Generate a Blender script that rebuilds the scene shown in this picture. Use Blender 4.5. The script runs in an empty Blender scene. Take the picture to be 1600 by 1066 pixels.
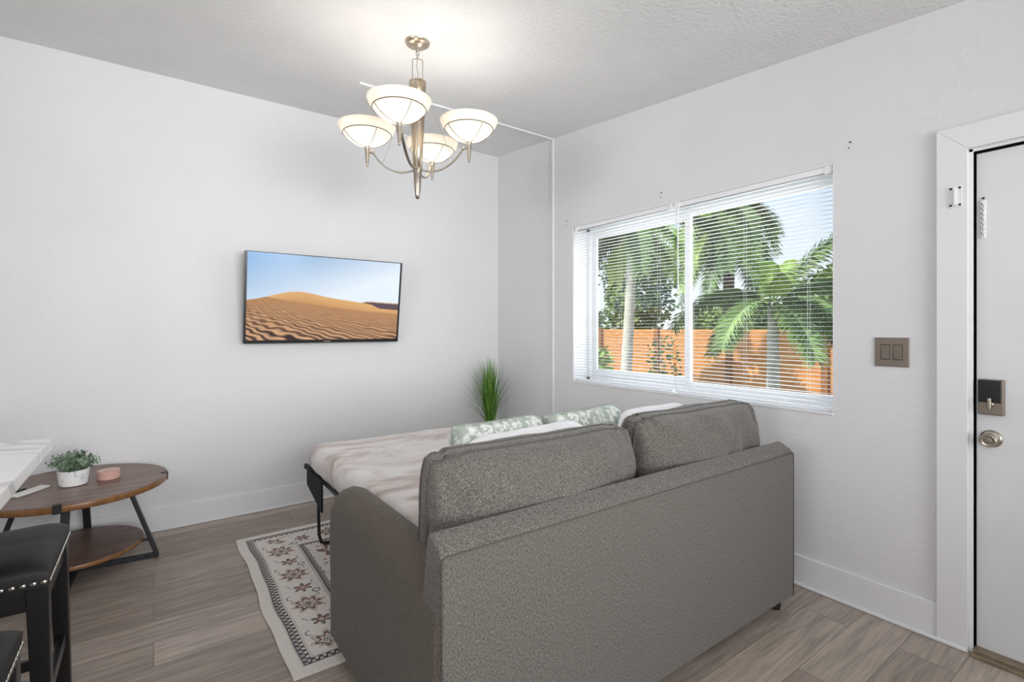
import bpy, bmesh, math, random
import numpy as np
from mathutils import Vector, Matrix, noise
PI = math.pi
S = bpy.context.scene
C = S.collection
random.seed(7)

# ------------------------------------------------------------------ camera
cam = bpy.data.cameras.new('camera'); camo = bpy.data.objects.new('camera', cam); C.objects.link(camo)
camo.location = (0, 0, 1.29); camo.rotation_euler = (PI/2, 0, -math.radians(35.75))
cam.sensor_width = 36; cam.lens = 17.5; cam.shift_y = -0.0119; cam.clip_start = 0.02; cam.clip_end = 200
S.camera = camo
S.view_settings.view_transform = 'Standard'; S.view_settings.look = 'None'
S.view_settings.gamma = 1; S.view_settings.use_curve_mapping = False
S.view_settings.exposure = 0.0

# ------------------------------------------------------------------ world and lights
W = bpy.data.worlds.new('sky'); S.world = W; W.use_nodes = True
nt = W.node_tree; nt.nodes.clear()
def wn(t, **k):
    n = nt.nodes.new(t)
    for a, b in k.items(): setattr(n, a, b)
    return n
_o = wn('ShaderNodeOutputWorld'); _b = wn('ShaderNodeBackground'); _tc = wn('ShaderNodeTexCoord')
_sx = wn('ShaderNodeSeparateXYZ'); _r = wn('ShaderNodeValToRGB'); _n = wn('ShaderNodeTexNoise'); _cr = wn('ShaderNodeValToRGB'); _mx = wn('ShaderNodeMix', data_type='RGBA')
nt.links.new(_tc.outputs['Generated'], _sx.inputs[0]); nt.links.new(_sx.outputs['Z'], _r.inputs[0])
_r.color_ramp.elements[0].position = 0.0; _r.color_ramp.elements[0].color = (0.95, 0.97, 1.0, 1)
_r.color_ramp.elements[1].position = 0.45; _r.color_ramp.elements[1].color = (0.40, 0.60, 0.98, 1)
_n.inputs['Scale'].default_value = 3.2; _n.inputs['Detail'].default_value = 6
nt.links.new(_tc.outputs['Generated'], _n.inputs['Vector']); nt.links.new(_n.outputs['Fac'], _cr.inputs[0])
_cr.color_ramp.elements[0].position = .48; _cr.color_ramp.elements[1].position = .68
nt.links.new(_cr.outputs[0], _mx.inputs[0]); nt.links.new(_r.outputs[0], _mx.inputs[6]); _mx.inputs[7].default_value = (1, 1, 1, 1)
nt.links.new(_mx.outputs[2], _b.inputs[0]); _b.inputs[1].default_value = 1.15
nt.links.new(_b.outputs[0], _o.inputs[0])

def light(name, kind, loc, rot, power, color=(1, 1, 1), size=None, sizey=None, **k):
    l = bpy.data.lights.new(name, kind); l.energy = power; l.color = color
    o = bpy.data.objects.new(name, l); C.objects.link(o); o.location = loc; o.rotation_euler = rot
    if kind == 'AREA':
        l.shape = 'RECTANGLE'; l.size = size; l.size_y = sizey
    for a, b in k.items(): setattr(l, a, b)
    return o
light('sun', 'SUN', (0, 0, 9), (0, -math.radians(44), math.radians(-20)), 4.2, (1.0, .95, .86), angle=.01)
# fill lamps added out of view; the walls there have no windows
light('rear_fill_light', 'AREA', (.9, -2.3, 1.65), (math.radians(96), 0, math.radians(4)), 49, (.985, .99, 1.0), 2.6, 1.4, spread=math.radians(95))  # added fill from behind the camera, aimed at the far corner
light('rear_low_fill_light', 'AREA', (.9, -2.3, .8), (math.radians(90), 0, math.radians(4)), 6, (.985, .99, 1.0), 2.6, .8, spread=math.radians(120))  # added low fill below the first one
light('side_fill_light', 'AREA', (-3.3, .6, 1.75), (0, math.radians(-100), math.radians(20)), 20, (.985, .99, 1.0), 1.1, 2.2, spread=math.radians(80))  # added fill from the unseen left side, brightens the window wall
light('overhead_fill_light', 'AREA', (-1.6, -.6, 2.3), (0, 0, 0), 40, (1, 1, 1), 1.2, .6)  # added overhead fill behind the camera, no fixture modelled
# daylight entering at the blinds window
light('blinds_window_daylight', 'AREA', (2.98, 1.95, 1.5), (0, math.radians(90), 0), 16, (.95, .975, 1.0), 1.15, 1.75)

# ------------------------------------------------------------------ helpers
def node(nt, t, **k):
    n = nt.nodes.new(t)
    for a, b in k.items():
        if a in n.inputs.keys(): n.inputs[a].default_value = b
        else: setattr(n, a, b)
    return n
def s2l(c):
    return tuple((x/255/12.92 if x/255 <= .04045 else ((x/255+.055)/1.055)**2.4) for x in c)
def mat(name, rgb, rough=.5, metal=0, **k):
    m = bpy.data.materials.new(name); m.use_nodes = True
    b = m.node_tree.nodes['Principled BSDF']
    b.inputs['Base Color'].default_value = (*s2l(rgb), 1); b.inputs['Roughness'].default_value = rough
    b.inputs['Metallic'].default_value = metal
    for a, v in k.items(): b.inputs[a.replace('_', ' ')].default_value = v
    return m
def noise_mat(name, c1, c2, scale, rough=.6, stretch=(1, 1, 1), bump=0, bscale=None, bdist=.001, detail=4, lo=.35, hi=.65, metal=0, rot=(0, 0, 0), **k):
    m = mat(name, c1, rough, metal, **k); t = m.node_tree; b = t.nodes['Principled BSDF']
    tc = node(t, 'ShaderNodeTexCoord'); mp = node(t, 'ShaderNodeMapping'); mp.inputs['Scale'].default_value = stretch; mp.inputs['Rotation'].default_value = rot
    t.links.new(tc.outputs['Object'], mp.inputs[0])
    n = node(t, 'ShaderNodeTexNoise', Scale=scale, Detail=detail); t.links.new(mp.outputs[0], n.inputs['Vector'])
    r = node(t, 'ShaderNodeValToRGB'); r.color_ramp.elements[0].position = lo; r.color_ramp.elements[1].position = hi
    r.color_ramp.elements[0].color = (*s2l(c1), 1); r.color_ramp.elements[1].color = (*s2l(c2), 1)
    t.links.new(n.outputs['Fac'], r.inputs[0]); t.links.new(r.outputs[0], b.inputs['Base Color'])
    if bump:
        n2 = node(t, 'ShaderNodeTexNoise', Scale=bscale or scale, Detail=3); t.links.new(mp.outputs[0], n2.inputs['Vector'])
        bp = node(t, 'ShaderNodeBump', Strength=bump, Distance=bdist); t.links.new(n2.outputs['Fac'], bp.inputs['Height']); t.links.new(bp.outputs[0], b.inputs['Normal'])
    return m
def vcol_mat(name, rough=.8, emit=0, bump=0, coat=0):
    m = mat(name, (255, 255, 255), rough); t = m.node_tree; b = t.nodes['Principled BSDF']
    a = node(t, 'ShaderNodeAttribute'); a.attribute_name = 'pattern'
    t.links.new(a.outputs['Color'], b.inputs['Base Color'])
    if emit:
        b.inputs['Base Color'].default_value = (0, 0, 0, 1); t.links.remove(b.inputs['Base Color'].links[0]); b.inputs['Base Color'].default_value = (.01, .01, .01, 1)
        t.links.new(a.outputs['Color'], b.inputs['Emission Color']); b.inputs['Emission Strength'].default_value = emit
    if bump:
        tc = node(t, 'ShaderNodeTexCoord'); n = node(t, 'ShaderNodeTexNoise', Scale=450); t.links.new(tc.outputs['Object'], n.inputs['Vector'])
        bp = node(t, 'ShaderNodeBump', Strength=bump, Distance=.002); t.links.new(n.outputs['Fac'], bp.inputs['Height']); t.links.new(bp.outputs[0], b.inputs['Normal'])
    return m

def obj(name, bm, m=None, parent=None, smooth=False, bevel=0, bseg=2, subsurf=0):
    me = bpy.data.meshes.new(name); bmesh.ops.recalc_face_normals(bm, faces=bm.faces) if smooth != 'keep' else None
    bm.to_mesh(me); bm.free()
    if smooth: me.polygons.foreach_set('use_smooth', [True]*len(me.polygons))
    o = bpy.data.objects.new(name, me); C.objects.link(o)
    if m: me.materials.append(m)
    if parent: o.parent = parent
    if bevel:
        d = o.modifiers.new('bevel', 'BEVEL'); d.width = bevel; d.segments = bseg; d.limit_method = 'ANGLE'; d.angle_limit = math.radians(40)
        me.polygons.foreach_set('use_smooth', [True]*len(me.polygons)); d.harden_normals = False
        w = o.modifiers.new('wn', 'WEIGHTED_NORMAL')
    if subsurf:
        d = o.modifiers.new('sub', 'SUBSURF'); d.levels = subsurf; d.render_levels = subsurf
    return o
def thing(name, label, cat, loc=(0, 0, 0), rotz=0, group=None):
    o = bpy.data.objects.new(name, None); C.objects.link(o); o.location = loc; o.rotation_euler = (0, 0, rotz); o.empty_display_size = .1
    o['label'] = label; o['category'] = cat
    if group: o['group'] = group
    return o
def tag(o, label, cat, group=None, kind=None):
    o['label'] = label; o['category'] = cat
    if group: o['group'] = group
    if kind: o['kind'] = kind
    return o
def struct(o, label=None):
    o['kind'] = 'structure'
    if label: o['label'] = label
    return o
def empty_struct(name, label, loc=(0, 0, 0)):
    o = bpy.data.objects.new(name, None); C.objects.link(o); o.location = loc; o['kind'] = 'structure'; o['label'] = label
    return o
def B(*boxes):
    bm = bmesh.new()
    for b in boxes: bx(bm, *b)
    return bm
def bx(bm, x0, x1, y0, y1, z0, z1):
    v = [bm.verts.new(p) for p in ((x0,y0,z0),(x1,y0,z0),(x1,y1,z0),(x0,y1,z0),(x0,y0,z1),(x1,y0,z1),(x1,y1,z1),(x0,y1,z1))]
    for f in ((3,2,1,0),(4,5,6,7),(0,1,5,4),(1,2,6,5),(2,3,7,6),(3,0,4,7)): bm.faces.new([v[i] for i in f])
def hexa(bm, pts):
    v = [bm.verts.new(p) for p in pts]
    for f in ((3,2,1,0),(4,5,6,7),(0,1,5,4),(1,2,6,5),(2,3,7,6),(3,0,4,7)): bm.faces.new([v[i] for i in f])
def bar(bm, a, b, w, h, up=(0, 0, 1)):
    a = Vector(a); b = Vector(b); d = (b-a).normalized(); s = d.cross(Vector(up))
    if s.length < 1e-3: s = d.cross(Vector((1, 0, 0)))
    s.normalize(); u = s.cross(d)
    P = []
    for p in (a, b):
        for i, j in ((-1,-1),(1,-1),(1,1),(-1,1)): P.append(p+s*w/2*i+u*h/2*j)
    hexa(bm, P)
def tube(bm, pts, r, seg=8, closed=False, caps=True, up=(0, 0, 1)):
    pts = [Vector(p) for p in pts]; n = len(pts); rings = []
    prev = None
    for i, p in enumerate(pts):
        if closed: t = pts[(i+1) % n]-pts[(i-1) % n]
        else: t = pts[min(i+1, n-1)]-pts[max(i-1, 0)]
        t.normalize()
        if prev is None:
            u = Vector(up)
            if abs(t.dot(u)) > .95: u = Vector((1, 0, 0))
            a = t.cross(u).normalized()
        else:
            a = (prev-t*prev.dot(t))
            a.normalize()
        prev = a; b = t.cross(a)
        rr = r[i] if isinstance(r, (list, tuple)) else r
        rings.append([bm.verts.new(p+a*math.cos(2*PI*k/seg)*rr+b*math.sin(2*PI*k/seg)*rr) for k in range(seg)])
    m = n if closed else n-1
    for i in range(m):
        A = rings[i]; Bq = rings[(i+1) % n]
        off = 0
        if closed and i == n-1:
            off = min(range(seg), key=lambda o: (A[0].co-Bq[o].co).length)
        for k in range(seg): bm.faces.new((A[k], A[(k+1) % seg], Bq[(k+1+off) % seg], Bq[(k+off) % seg]))
    if caps and not closed:
        bm.faces.new(rings[0][::-1]); bm.faces.new(rings[-1])
def lathe(bm, prof, seg=32, c=(0, 0, 0), cap0=True, cap1=True, sx=1, sy=1, axis='z'):
    rings = []
    for r, z in prof:
        ring = []
        for k in range(seg):
            a = 2*PI*k/seg
            p = (math.cos(a)*r*sx, math.sin(a)*r*sy, z)
            if axis == 'x': p = (-z, p[0], p[1])
            ring.append(bm.verts.new((c[0]+p[0], c[1]+p[1], c[2]+p[2])))
        rings.append(ring)
    for i in range(len(rings)-1):
        for k in range(seg): bm.faces.new((rings[i][k], rings[i][(k+1) % seg], rings[i+1][(k+1) % seg], rings[i+1][k]))
    if cap0: bm.faces.new(rings[0][::-1])
    if cap1: bm.faces.new(rings[-1])
def wall_with_holes(name, axis, p0, p1, u0, u1, z0, ztop, holes, m):
    """axis 'x': slab between x=p0 and x=p1 running along y from u0 to u1; ztop(u) its height"""
    bm = bmesh.new()
    us = sorted({u0, u1, *[h[0] for h in holes], *[h[1] for h in holes]})
    for a, b in zip(us, us[1:]):
        mid = (a+b)/2; zs = [(z0, None)]; seg = []
        hs = sorted([h for h in holes if h[0] <= mid <= h[1]], key=lambda h: h[2]); lo = z0
        for h in hs:
            if h[2] > lo: seg.append((lo, h[2]))
            lo = h[3]
        seg.append((lo, None))
        for s, e in seg:
            ea = ztop(a) if e is None else e; eb = ztop(b) if e is None else e
            if axis == 'x': hexa(bm, [(p0,a,s),(p1,a,s),(p1,b,s),(p0,b,s),(p0,a,ea),(p1,a,ea),(p1,b,eb),(p0,b,eb)])
            else: hexa(bm, [(a,p0,s),(b,p0,s),(b,p1,s),(a,p1,s),(a,p0,ea),(b,p0,eb),(b,p1,eb),(a,p1,ea)])
    return struct(obj(name, bm, m))
def dup(root, loc, rotz=0, label=None):
    r = root.copy(); C.objects.link(r); r.location = loc; r.rotation_euler = (0, 0, rotz)
    if label: r['label'] = label
    for ch in list(root.children):
        c = ch.copy(); C.objects.link(c); c.parent = r
        for g in list(ch.children):
            d = g.copy(); C.objects.link(d); d.parent = c
    return r

# ------------------------------------------------------------------ materials
M = {}
M['wall'] = noise_mat('painted_plaster', (221, 221, 223), (226, 226, 228), 1.2, .75, bump=.32, bscale=38, bdist=.006)
M['ceil'] = noise_mat('textured_ceiling', (232, 232, 231), (238, 238, 237), 2, .85, bump=.55, bscale=48, bdist=.010)
M['trim'] = mat('white_trim_paint', (232, 233, 235), .38)
M['door'] = noise_mat('white_door_paint', (224, 226, 229), (229, 231, 234), 3, .42)
M['vinyl'] = mat('white_vinyl', (240, 241, 243), .3)
M['slat'] = mat('white_slat', (242, 243, 245), .4)
M['nickel'] = mat('brushed_nickel', (176, 168, 156), .28, 1)
M['nickel_d'] = mat('satin_nickel_plate', (138, 128, 118), .42, .75)
M['gold'] = noise_mat('warm_nickel', (178, 160, 138), (206, 194, 176), 40, .3, (1, 1, .05), metal=1)
M['black_metal'] = noise_mat('black_metal', (30, 30, 34), (42, 42, 46), 60, .5)
M['black'] = mat('black_plastic', (14, 14, 16), .3)
M['tvblack'] = mat('tv_bezel', (22, 22, 24), .3)
M['leather'] = noise_mat('black_leather', (15, 14, 14), (20, 19, 20), 90, .6, bump=.3, bscale=260, bdist=.0006)
M['stool_wood'] = noise_mat('black_lacquered_wood', (13, 13, 15), (20, 19, 20), 30, .28, (1, 1, .2))
M['dark'] = mat('dark_void', (18, 18, 18), .8)
M['darkwood'] = mat('dark_foot', (38, 28, 24), .4)
M['white_cotton'] = noise_mat('white_cotton', (236, 237, 240), (245, 245, 247), 20, .85, bump=.25, bscale=14, bdist=.01)
M['remote'] = mat('remote_white', (228, 226, 222), .4)
M['chrome'] = mat('nailhead_metal', (205, 200, 192), .2, 1)

# floor planks along x
def floor_mat():
    m = mat('grey_brown_planks', (130, 118, 108), .42); t = m.node_tree; b = t.nodes['Principled BSDF']; L = t.links.new
    tc = node(t, 'ShaderNodeTexCoord')
    br = node(t, 'ShaderNodeTexBrick', Scale=1.0); br.offset = .37; br.squash = 1
    br.inputs['Brick Width'].default_value = 1.22; br.inputs['Row Height'].default_value = .18; br.inputs['Mortar Size'].default_value = .0011; br.inputs['Mortar Smooth'].default_value = .2
    br.inputs['Color1'].default_value = (*s2l((156, 145, 136)), 1); br.inputs['Color2'].default_value = (*s2l((192, 181, 171)), 1); br.inputs['Mortar'].default_value = (*s2l((104, 93, 85)), 1)
    L(tc.outputs['Object'], br.inputs['Vector'])
    # grain: shift by plank colour so each plank has its own figure
    mp = node(t, 'ShaderNodeMapping'); mp.inputs['Scale'].default_value = (1.3, 15, 1)
    ad = node(t, 'ShaderNodeVectorMath'); ad.operation = 'MULTIPLY_ADD'; ad.inputs[1].default_value = (37, 11, 5)
    L(br.outputs['Color'], ad.inputs[0]); L(tc.outputs['Object'], ad.inputs[2]); L(ad.outputs[0], mp.inputs[0])
    g = node(t, 'ShaderNodeTexNoise', Scale=2.2, Detail=8, Roughness=.62, Distortion=.9); L(mp.outputs[0], g.inputs['Vector'])
    r = node(t, 'ShaderNodeValToRGB'); r.color_ramp.elements[0].position = .3; r.color_ramp.elements[1].position = .72
    r.color_ramp.elements[0].color = (.62, .60, .58, 1); r.color_ramp.elements[1].color = (1.22, 1.2, 1.17, 1); L(g.outputs['Fac'], r.inputs[0])
    mp2 = node(t, 'ShaderNodeMapping'); mp2.inputs['Scale'].default_value = (2.5, 90, 1); L(ad.outputs[0], mp2.inputs[0])
    g2 = node(t, 'ShaderNodeTexNoise', Scale=2.0, Detail=4); L(mp2.outputs[0], g2.inputs['Vector'])
    r2 = node(t, 'ShaderNodeValToRGB'); r2.color_ramp.elements[0].position = .35; r2.color_ramp.elements[1].position = .6
    r2.color_ramp.elements[0].color = (.86, .86, .86, 1); r2.color_ramp.elements[1].color = (1.03, 1.03, 1.03, 1); L(g2.outputs['Fac'], r2.inputs[0])
    mx = node(t, 'ShaderNodeMix', data_type='RGBA', blend_type='MULTIPLY'); mx.inputs[0].default_value = 1; mx.clamp_result = False
    L(br.outputs['Color'], mx.inputs[6]); L(r.outputs[0], mx.inputs[7])
    mx2 = node(t, 'ShaderNodeMix', data_type='RGBA', blend_type='MULTIPLY'); mx2.inputs[0].default_value = 1
    L(mx.outputs[2], mx2.inputs[6]); L(r2.outputs[0], mx2.inputs[7]); L(mx2.outputs[2], b.inputs['Base Color'])
    bp = node(t, 'ShaderNodeBump', Strength=.25, Distance=.001); L(g2.outputs['Fac'], bp.inputs['Height']); L(bp.outputs[0], b.inputs['Normal'])
    return m
M['floor'] = floor_mat()
def fabric_mat(name, c1, c2, c3):
    m = mat(name, c1, .92); t = m.node_tree; b = t.nodes['Principled BSDF']; L = t.links.new
    tc = node(t, 'ShaderNodeTexCoord'); outs = []
    for sc in ((640, 640, 120), (170, 170, 560)):
        mp = node(t, 'ShaderNodeMapping'); mp.inputs['Scale'].default_value = sc; L(tc.outputs['Object'], mp.inputs[0])
        n = node(t, 'ShaderNodeTexNoise', Scale=1.0, Detail=2); L(mp.outputs[0], n.inputs['Vector']); outs.append(n)
    a = node(t, 'ShaderNodeMath'); a.operation = 'ADD'; L(outs[0].outputs['Fac'], a.inputs[0]); L(outs[1].outputs['Fac'], a.inputs[1])
    h = node(t, 'ShaderNodeMath'); h.operation = 'MULTIPLY'; h.inputs[1].default_value = .5; L(a.outputs[0], h.inputs[0])
    r = node(t, 'ShaderNodeValToRGB'); e = r.color_ramp.elements
    e[0].position = .36; e[0].color = (*s2l(c1), 1); e[1].position = .64; e[1].color = (*s2l(c3), 1); x = e.new(.5); x.color = (*s2l(c2), 1)
    L(h.outputs[0], r.inputs[0]); L(r.outputs[0], b.inputs['Base Color'])
    bp = node(t, 'ShaderNodeBump', Strength=.5, Distance=.0015); L(h.outputs[0], bp.inputs['Height']); L(bp.outputs[0], b.inputs['Normal'])
    b.inputs['Sheen Weight'].default_value = .15
    return m
M['sofa'] = fabric_mat('taupe_woven_fabric', (58, 54, 51), (92, 88, 83), (136, 131, 125))
M['piping'] = mat('taupe_piping', (84, 79, 74), .9)
M['arm'] = fabric_mat('taupe_fabric_shaded', (64, 56, 48), (86, 77, 67), (112, 102, 90))  # darker copy of the sofa fabric, paints the shade on the left armrest
def wood_mat(name, a, b_, c, sc=(1.5, 14, 14)):
    m = mat(name, a, .33); t = m.node_tree; b = t.nodes['Principled BSDF']; L = t.links.new
    tc = node(t, 'ShaderNodeTexCoord'); mp = node(t, 'ShaderNodeMapping'); mp.inputs['Scale'].default_value = sc; L(tc.outputs['Object'], mp.inputs[0])
    n = node(t, 'ShaderNodeTexNoise', Scale=2.0, Detail=7, Distortion=1.0); L(mp.outputs[0], n.inputs['Vector'])
    r = node(t, 'ShaderNodeValToRGB'); e = r.color_ramp.elements
    e[0].position = .3; e[0].color = (*s2l(a), 1); e[1].position = .7; e[1].color = (*s2l(c), 1); x = e.new(.5); x.color = (*s2l(b_), 1)
    L(n.outputs['Fac'], r.inputs[0]); L(r.outputs[0], b.inputs['Base Color'])
    return m
M['walnut'] = wood_mat('walnut_top', (84, 62, 52), (110, 84, 72), (132, 108, 96))
M['walnut_edge'] = wood_mat('walnut_edge', (112, 74, 40), (136, 94, 54), (150, 106, 64), (10, 10, 3))
def marble_mat(name, base, vein, sc, w=.03):
    m = mat(name, base, .25); t = m.node_tree; b = t.nodes['Principled BSDF']; L = t.links.new
    tc = node(t, 'ShaderNodeTexCoord'); n = node(t, 'ShaderNodeTexNoise', Scale=sc, Detail=5, Distortion=1.2)
    mp = node(t, 'ShaderNodeMapping'); mp.inputs['Scale'].default_value = (.6, 2.2, 1); mp.inputs['Rotation'].default_value = (0, 0, .35)
    L(tc.outputs['Object'], mp.inputs[0]); L(mp.outputs[0], n.inputs['Vector'])
    r = node(t, 'ShaderNodeValToRGB'); e = r.color_ramp.elements
    e[0].position = .5-w; e[0].color = (*s2l(base), 1); e[1].position = .5+w; e[1].color = (*s2l(base), 1); x = e.new(.5); x.color = (*s2l(vein), 1)
    L(n.outputs['Fac'], r.inputs[0]); L(r.outputs[0], b.inputs['Base Color'])
    return m
M['marble'] = marble_mat('white_marble_counter', (233, 232, 231), (198, 197, 197), 1.1, .02)
M['pot_marble'] = marble_mat('white_marble_pot', (240, 240, 240), (175, 178, 182), 9, .02)
def sheet_mat():
    m = mat('tie_dye_sheet', (214, 206, 202), .7); t = m.node_tree; b = t.nodes['Principled BSDF']; L = t.links.new
    tc = node(t, 'ShaderNodeTexCoord'); mp = node(t, 'ShaderNodeMapping'); mp.inputs['Scale'].default_value = (.75, 1.7, 1.2); mp.inputs['Rotation'].default_value = (0, 0, -.25); L(tc.outputs['Object'], mp.inputs[0])
    n = node(t, 'ShaderNodeTexNoise', Scale=2.4, Detail=7, Roughness=.6, Distortion=1.3); L(mp.outputs[0], n.inputs['Vector'])
    r = node(t, 'ShaderNodeValToRGB'); e = r.color_ramp.elements
    e[0].position = .28; e[0].color = (*s2l((158, 143, 138)), 1); e[1].position = .62; e[1].color = (*s2l((232, 228, 226)), 1)
    x = e.new(.40); x.color = (*s2l((192, 178, 171)), 1); x = e.new(.5); x.color = (*s2l((220, 213, 209)), 1)
    L(n.outputs['Fac'], r.inputs[0]); L(r.outputs[0], b.inputs['Base Color'])
    n2 = node(t, 'ShaderNodeTexNoise', Scale=5, Detail=4, Distortion=.8); L(mp.outputs[0], n2.inputs['Vector'])
    bp = node(t, 'ShaderNodeBump', Strength=.5, Distance=.03); L(n2.outputs['Fac'], bp.inputs['Height']); L(bp.outputs[0], b.inputs['Normal'])
    b.inputs['Sheen Weight'].default_value = .3
    return m
M['sheet'] = sheet_mat()
def floral_mat():
    m = mat('sage_floral_print', (190, 200, 192), .85); t = m.node_tree; b = t.nodes['Principled BSDF']; L = t.links.new
    tc = node(t, 'ShaderNodeTexCoord')
    n = node(t, 'ShaderNodeTexNoise', Scale=24, Detail=4, Distortion=1.8); L(tc.outputs['Object'], n.inputs['Vector'])
    v = node(t, 'ShaderNodeTexVoronoi', Scale=30); L(tc.outputs['Object'], v.inputs['Vector'])
    a = node(t, 'ShaderNodeMath'); a.operation = 'MULTIPLY_ADD'; a.inputs[1].default_value = .35; L(v.outputs['Distance'], a.inputs[0]); L(n.outputs['Fac'], a.inputs[2])
    r = node(t, 'ShaderNodeValToRGB'); e = r.color_ramp.elements
    e[0].position = .56; e[0].color = (*s2l((232, 234, 230)), 1); e[1].position = .74; e[1].color = (*s2l((168, 178, 168)), 1); x = e.new(.66); x.color = (*s2l((206, 213, 206)), 1)
    L(a.outputs[0], r.inputs[0]); L(r.outputs[0], b.inputs['Base Color'])
    return m
M['floral'] = floral_mat()
M['floral_pipe'] = mat('sage_piping', (150, 160, 150), .8)
def glass_mat(name, tint=(1, 1, 1), a=.06):
    m = bpy.data.materials.new(name); m.use_nodes = True; t = m.node_tree; t.nodes.clear()
    o = node(t, 'ShaderNodeOutputMaterial'); tr = node(t, 'ShaderNodeBsdfTransparent'); gl = node(t, 'ShaderNodeBsdfGlossy', Roughness=.02); mx = node(t, 'ShaderNodeMixShader'); 
    tr.inputs[0].default_value = (*tint, 1); mx.inputs[0].default_value = a
    t.links.new(tr.outputs[0], mx.inputs[1]); t.links.new(gl.outputs[0], mx.inputs[2]); t.links.new(mx.outputs[0], o.inputs[0])
    return m
M['glass'] = glass_mat('window_glass', (.97, .99, .98), .04)

# ------------------------------------------------------------------ room shell
YW, XW = 3.91, 2.65
def zc(y): return 2.92-.0925*(YW-y)
XS, YB = -3.5, -2.5
bm = bmesh.new(); hexa(bm, [(XS-.2, YB-.2, -.15), (XW+.2, YB-.2, -.15), (XW+.2, YW+.2, -.15), (XS-.2, YW+.2, -.15), (XS-.2, YB-.2, 0), (XW+.2, YB-.2, 0), (XW+.2, YW+.2, 0), (XS-.2, YW+.2, 0)])
struct(obj('floor', bm, M['floor']), 'grey-brown wood plank floor')
bm = bmesh.new(); y0, y1 = YB-.2, YW+.2
hexa(bm, [(XS-.2, y0, zc(y0)), (XW+.55, y0, zc(y0)), (XW+.55, y1, zc(y1)), (XS-.2, y1, zc(y1)), (XS-.2, y0, zc(y0)+.15), (XW+.55, y0, zc(y0)+.15), (XW+.55, y1, zc(y1)+.15), (XS-.2, y1, zc(y1)+.15)])
struct(obj('ceiling', bm, M['ceil']), 'white textured ceiling falling gently towards the front door')
WY0, WY1, WZ0, WZ1 = 1.037, 2.87, .872, 2.085
DY0, DY1, DZ = -.30, .535, 1.995
wall_with_holes('wall_left', 'y', YW, YW+.2, XS-.2, XW+.2, -.15, lambda u: zc(YW)+.05, [], M['wall'])
wall_with_holes('wall_right', 'x', XW, XW+.2, YB, YW, -.15, lambda u: zc(u)+.02, [(WY0, WY1, WZ0, WZ1), (DY0, DY1, 0, DZ)], M['wall'])
wall_with_holes('wall_back', 'y', YB-.2, YB, XS-.2, XW+.2, -.15, lambda u: zc(YB)+.02, [], M['wall'])
wall_with_holes('wall_side', 'x', XS-.2, XS, YB, YW, -.15, lambda u: zc(u)+.02, [], M['wall'])

def baseboard(name, label, boxes, quarter):
    bm = B(*boxes)
    o = obj(name, bm, M['trim'], bevel=.004); struct(o, label)
    q = bmesh.new()
    for b in quarter: bx(q, *b)
    obj('shoe_moulding', q, M['trim'], o, bevel=.005)
baseboard('baseboard_left', 'white baseboard along the TV wall', [(XS, XW, YW-.016, YW, 0, .150)], [(XS, XW-.03, YW-.030, YW-.016, 0, .016)])
baseboard('baseboard_right', 'white baseboard under the window', [(XW-.016, XW, .64, YW-.016, 0, .150)], [(XW-.030, XW-.016, .555, YW-.03, 0, .016)])

# white cable raceway up the window wall and across the ceiling
RY = 3.10
bm = B((XW-.014, XW, RY-.011, RY+.011, .15, zc(RY)-.015))
hexa(bm, [(1.05, RY-.011, zc(RY)-.017), (XW-.001, RY-.011, zc(RY)-.017), (XW-.001, RY+.011, zc(RY)-.015), (1.05, RY+.011, zc(RY)-.015), (1.05, RY-.011, zc(RY)-.003), (XW-.001, RY-.011, zc(RY)-.003), (XW-.001, RY+.011, zc(RY)-.001), (1.05, RY+.011, zc(RY)-.001)])
tag(obj('cable_raceway', bm, M['trim'], bevel=.003), 'thin white raceway running up the window wall and across the ceiling', 'cable raceway')

dr = empty_struct('door_1', 'white front door with nickel hardware at the right', (XW, DY1, 0))
def loc(b): return (b[0]-XW, b[1]-XW, b[2]-DY1, b[3]-DY1, b[4], b[5])
obj('door_panel', B(loc((XW+.022, XW+.062, DY0+.008, DY1-.004, .022, DZ-.006))), M['door'], dr, bevel=.002)
obj('door_gap', B(loc((XW+.064, XW+.10, DY0-.001, DY1+.001, .002, DZ+.001))), M['dark'], dr)
cs = bmesh.new(); cw = .098
def pz(y, z, x0=XW-.022, x1=XW): return [(x0-XW, y-DY1, z), (x1-XW, y-DY1, z)]
# left casing leg and head, mitred
cy = DY1+.013
for P in ([(cy, 0), (cy+cw, 0), (cy+cw, DZ+.013+cw), (cy, DZ+.013)], [(cy, DZ+.013), (cy+cw, DZ+.013+cw), (DY0-.013-cw, DZ+.013+cw), (DY0-.013, DZ+.013)], [(DY0-.013-cw, 0), (DY0-.013, 0), (DY0-.013, DZ+.013), (DY0-.013-cw, DZ+.013+cw)]):
    v = [cs.verts.new((-.022, y-DY1, z)) for y, z in P]+[cs.verts.new((0, y-DY1, z)) for y, z in P]
    for f in ((0,1,2,3),(7,6,5,4),(0,4,5,1),(1,5,6,2),(2,6,7,3),(3,7,4,0)): cs.faces.new([v[i] for i in f])
obj('door_casing', cs, M['trim'], dr, bevel=.002)
obj('door_jamb', B((-.004, .064, .0, .013, 0, DZ+.012), (-.004, .064, DY0-.013-DY1, DY0-DY1, 0, DZ+.012), (-.004, .064, DY0-.013-DY1, .013, DZ, DZ+.013)), M['trim'], dr, bevel=.001)
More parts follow.
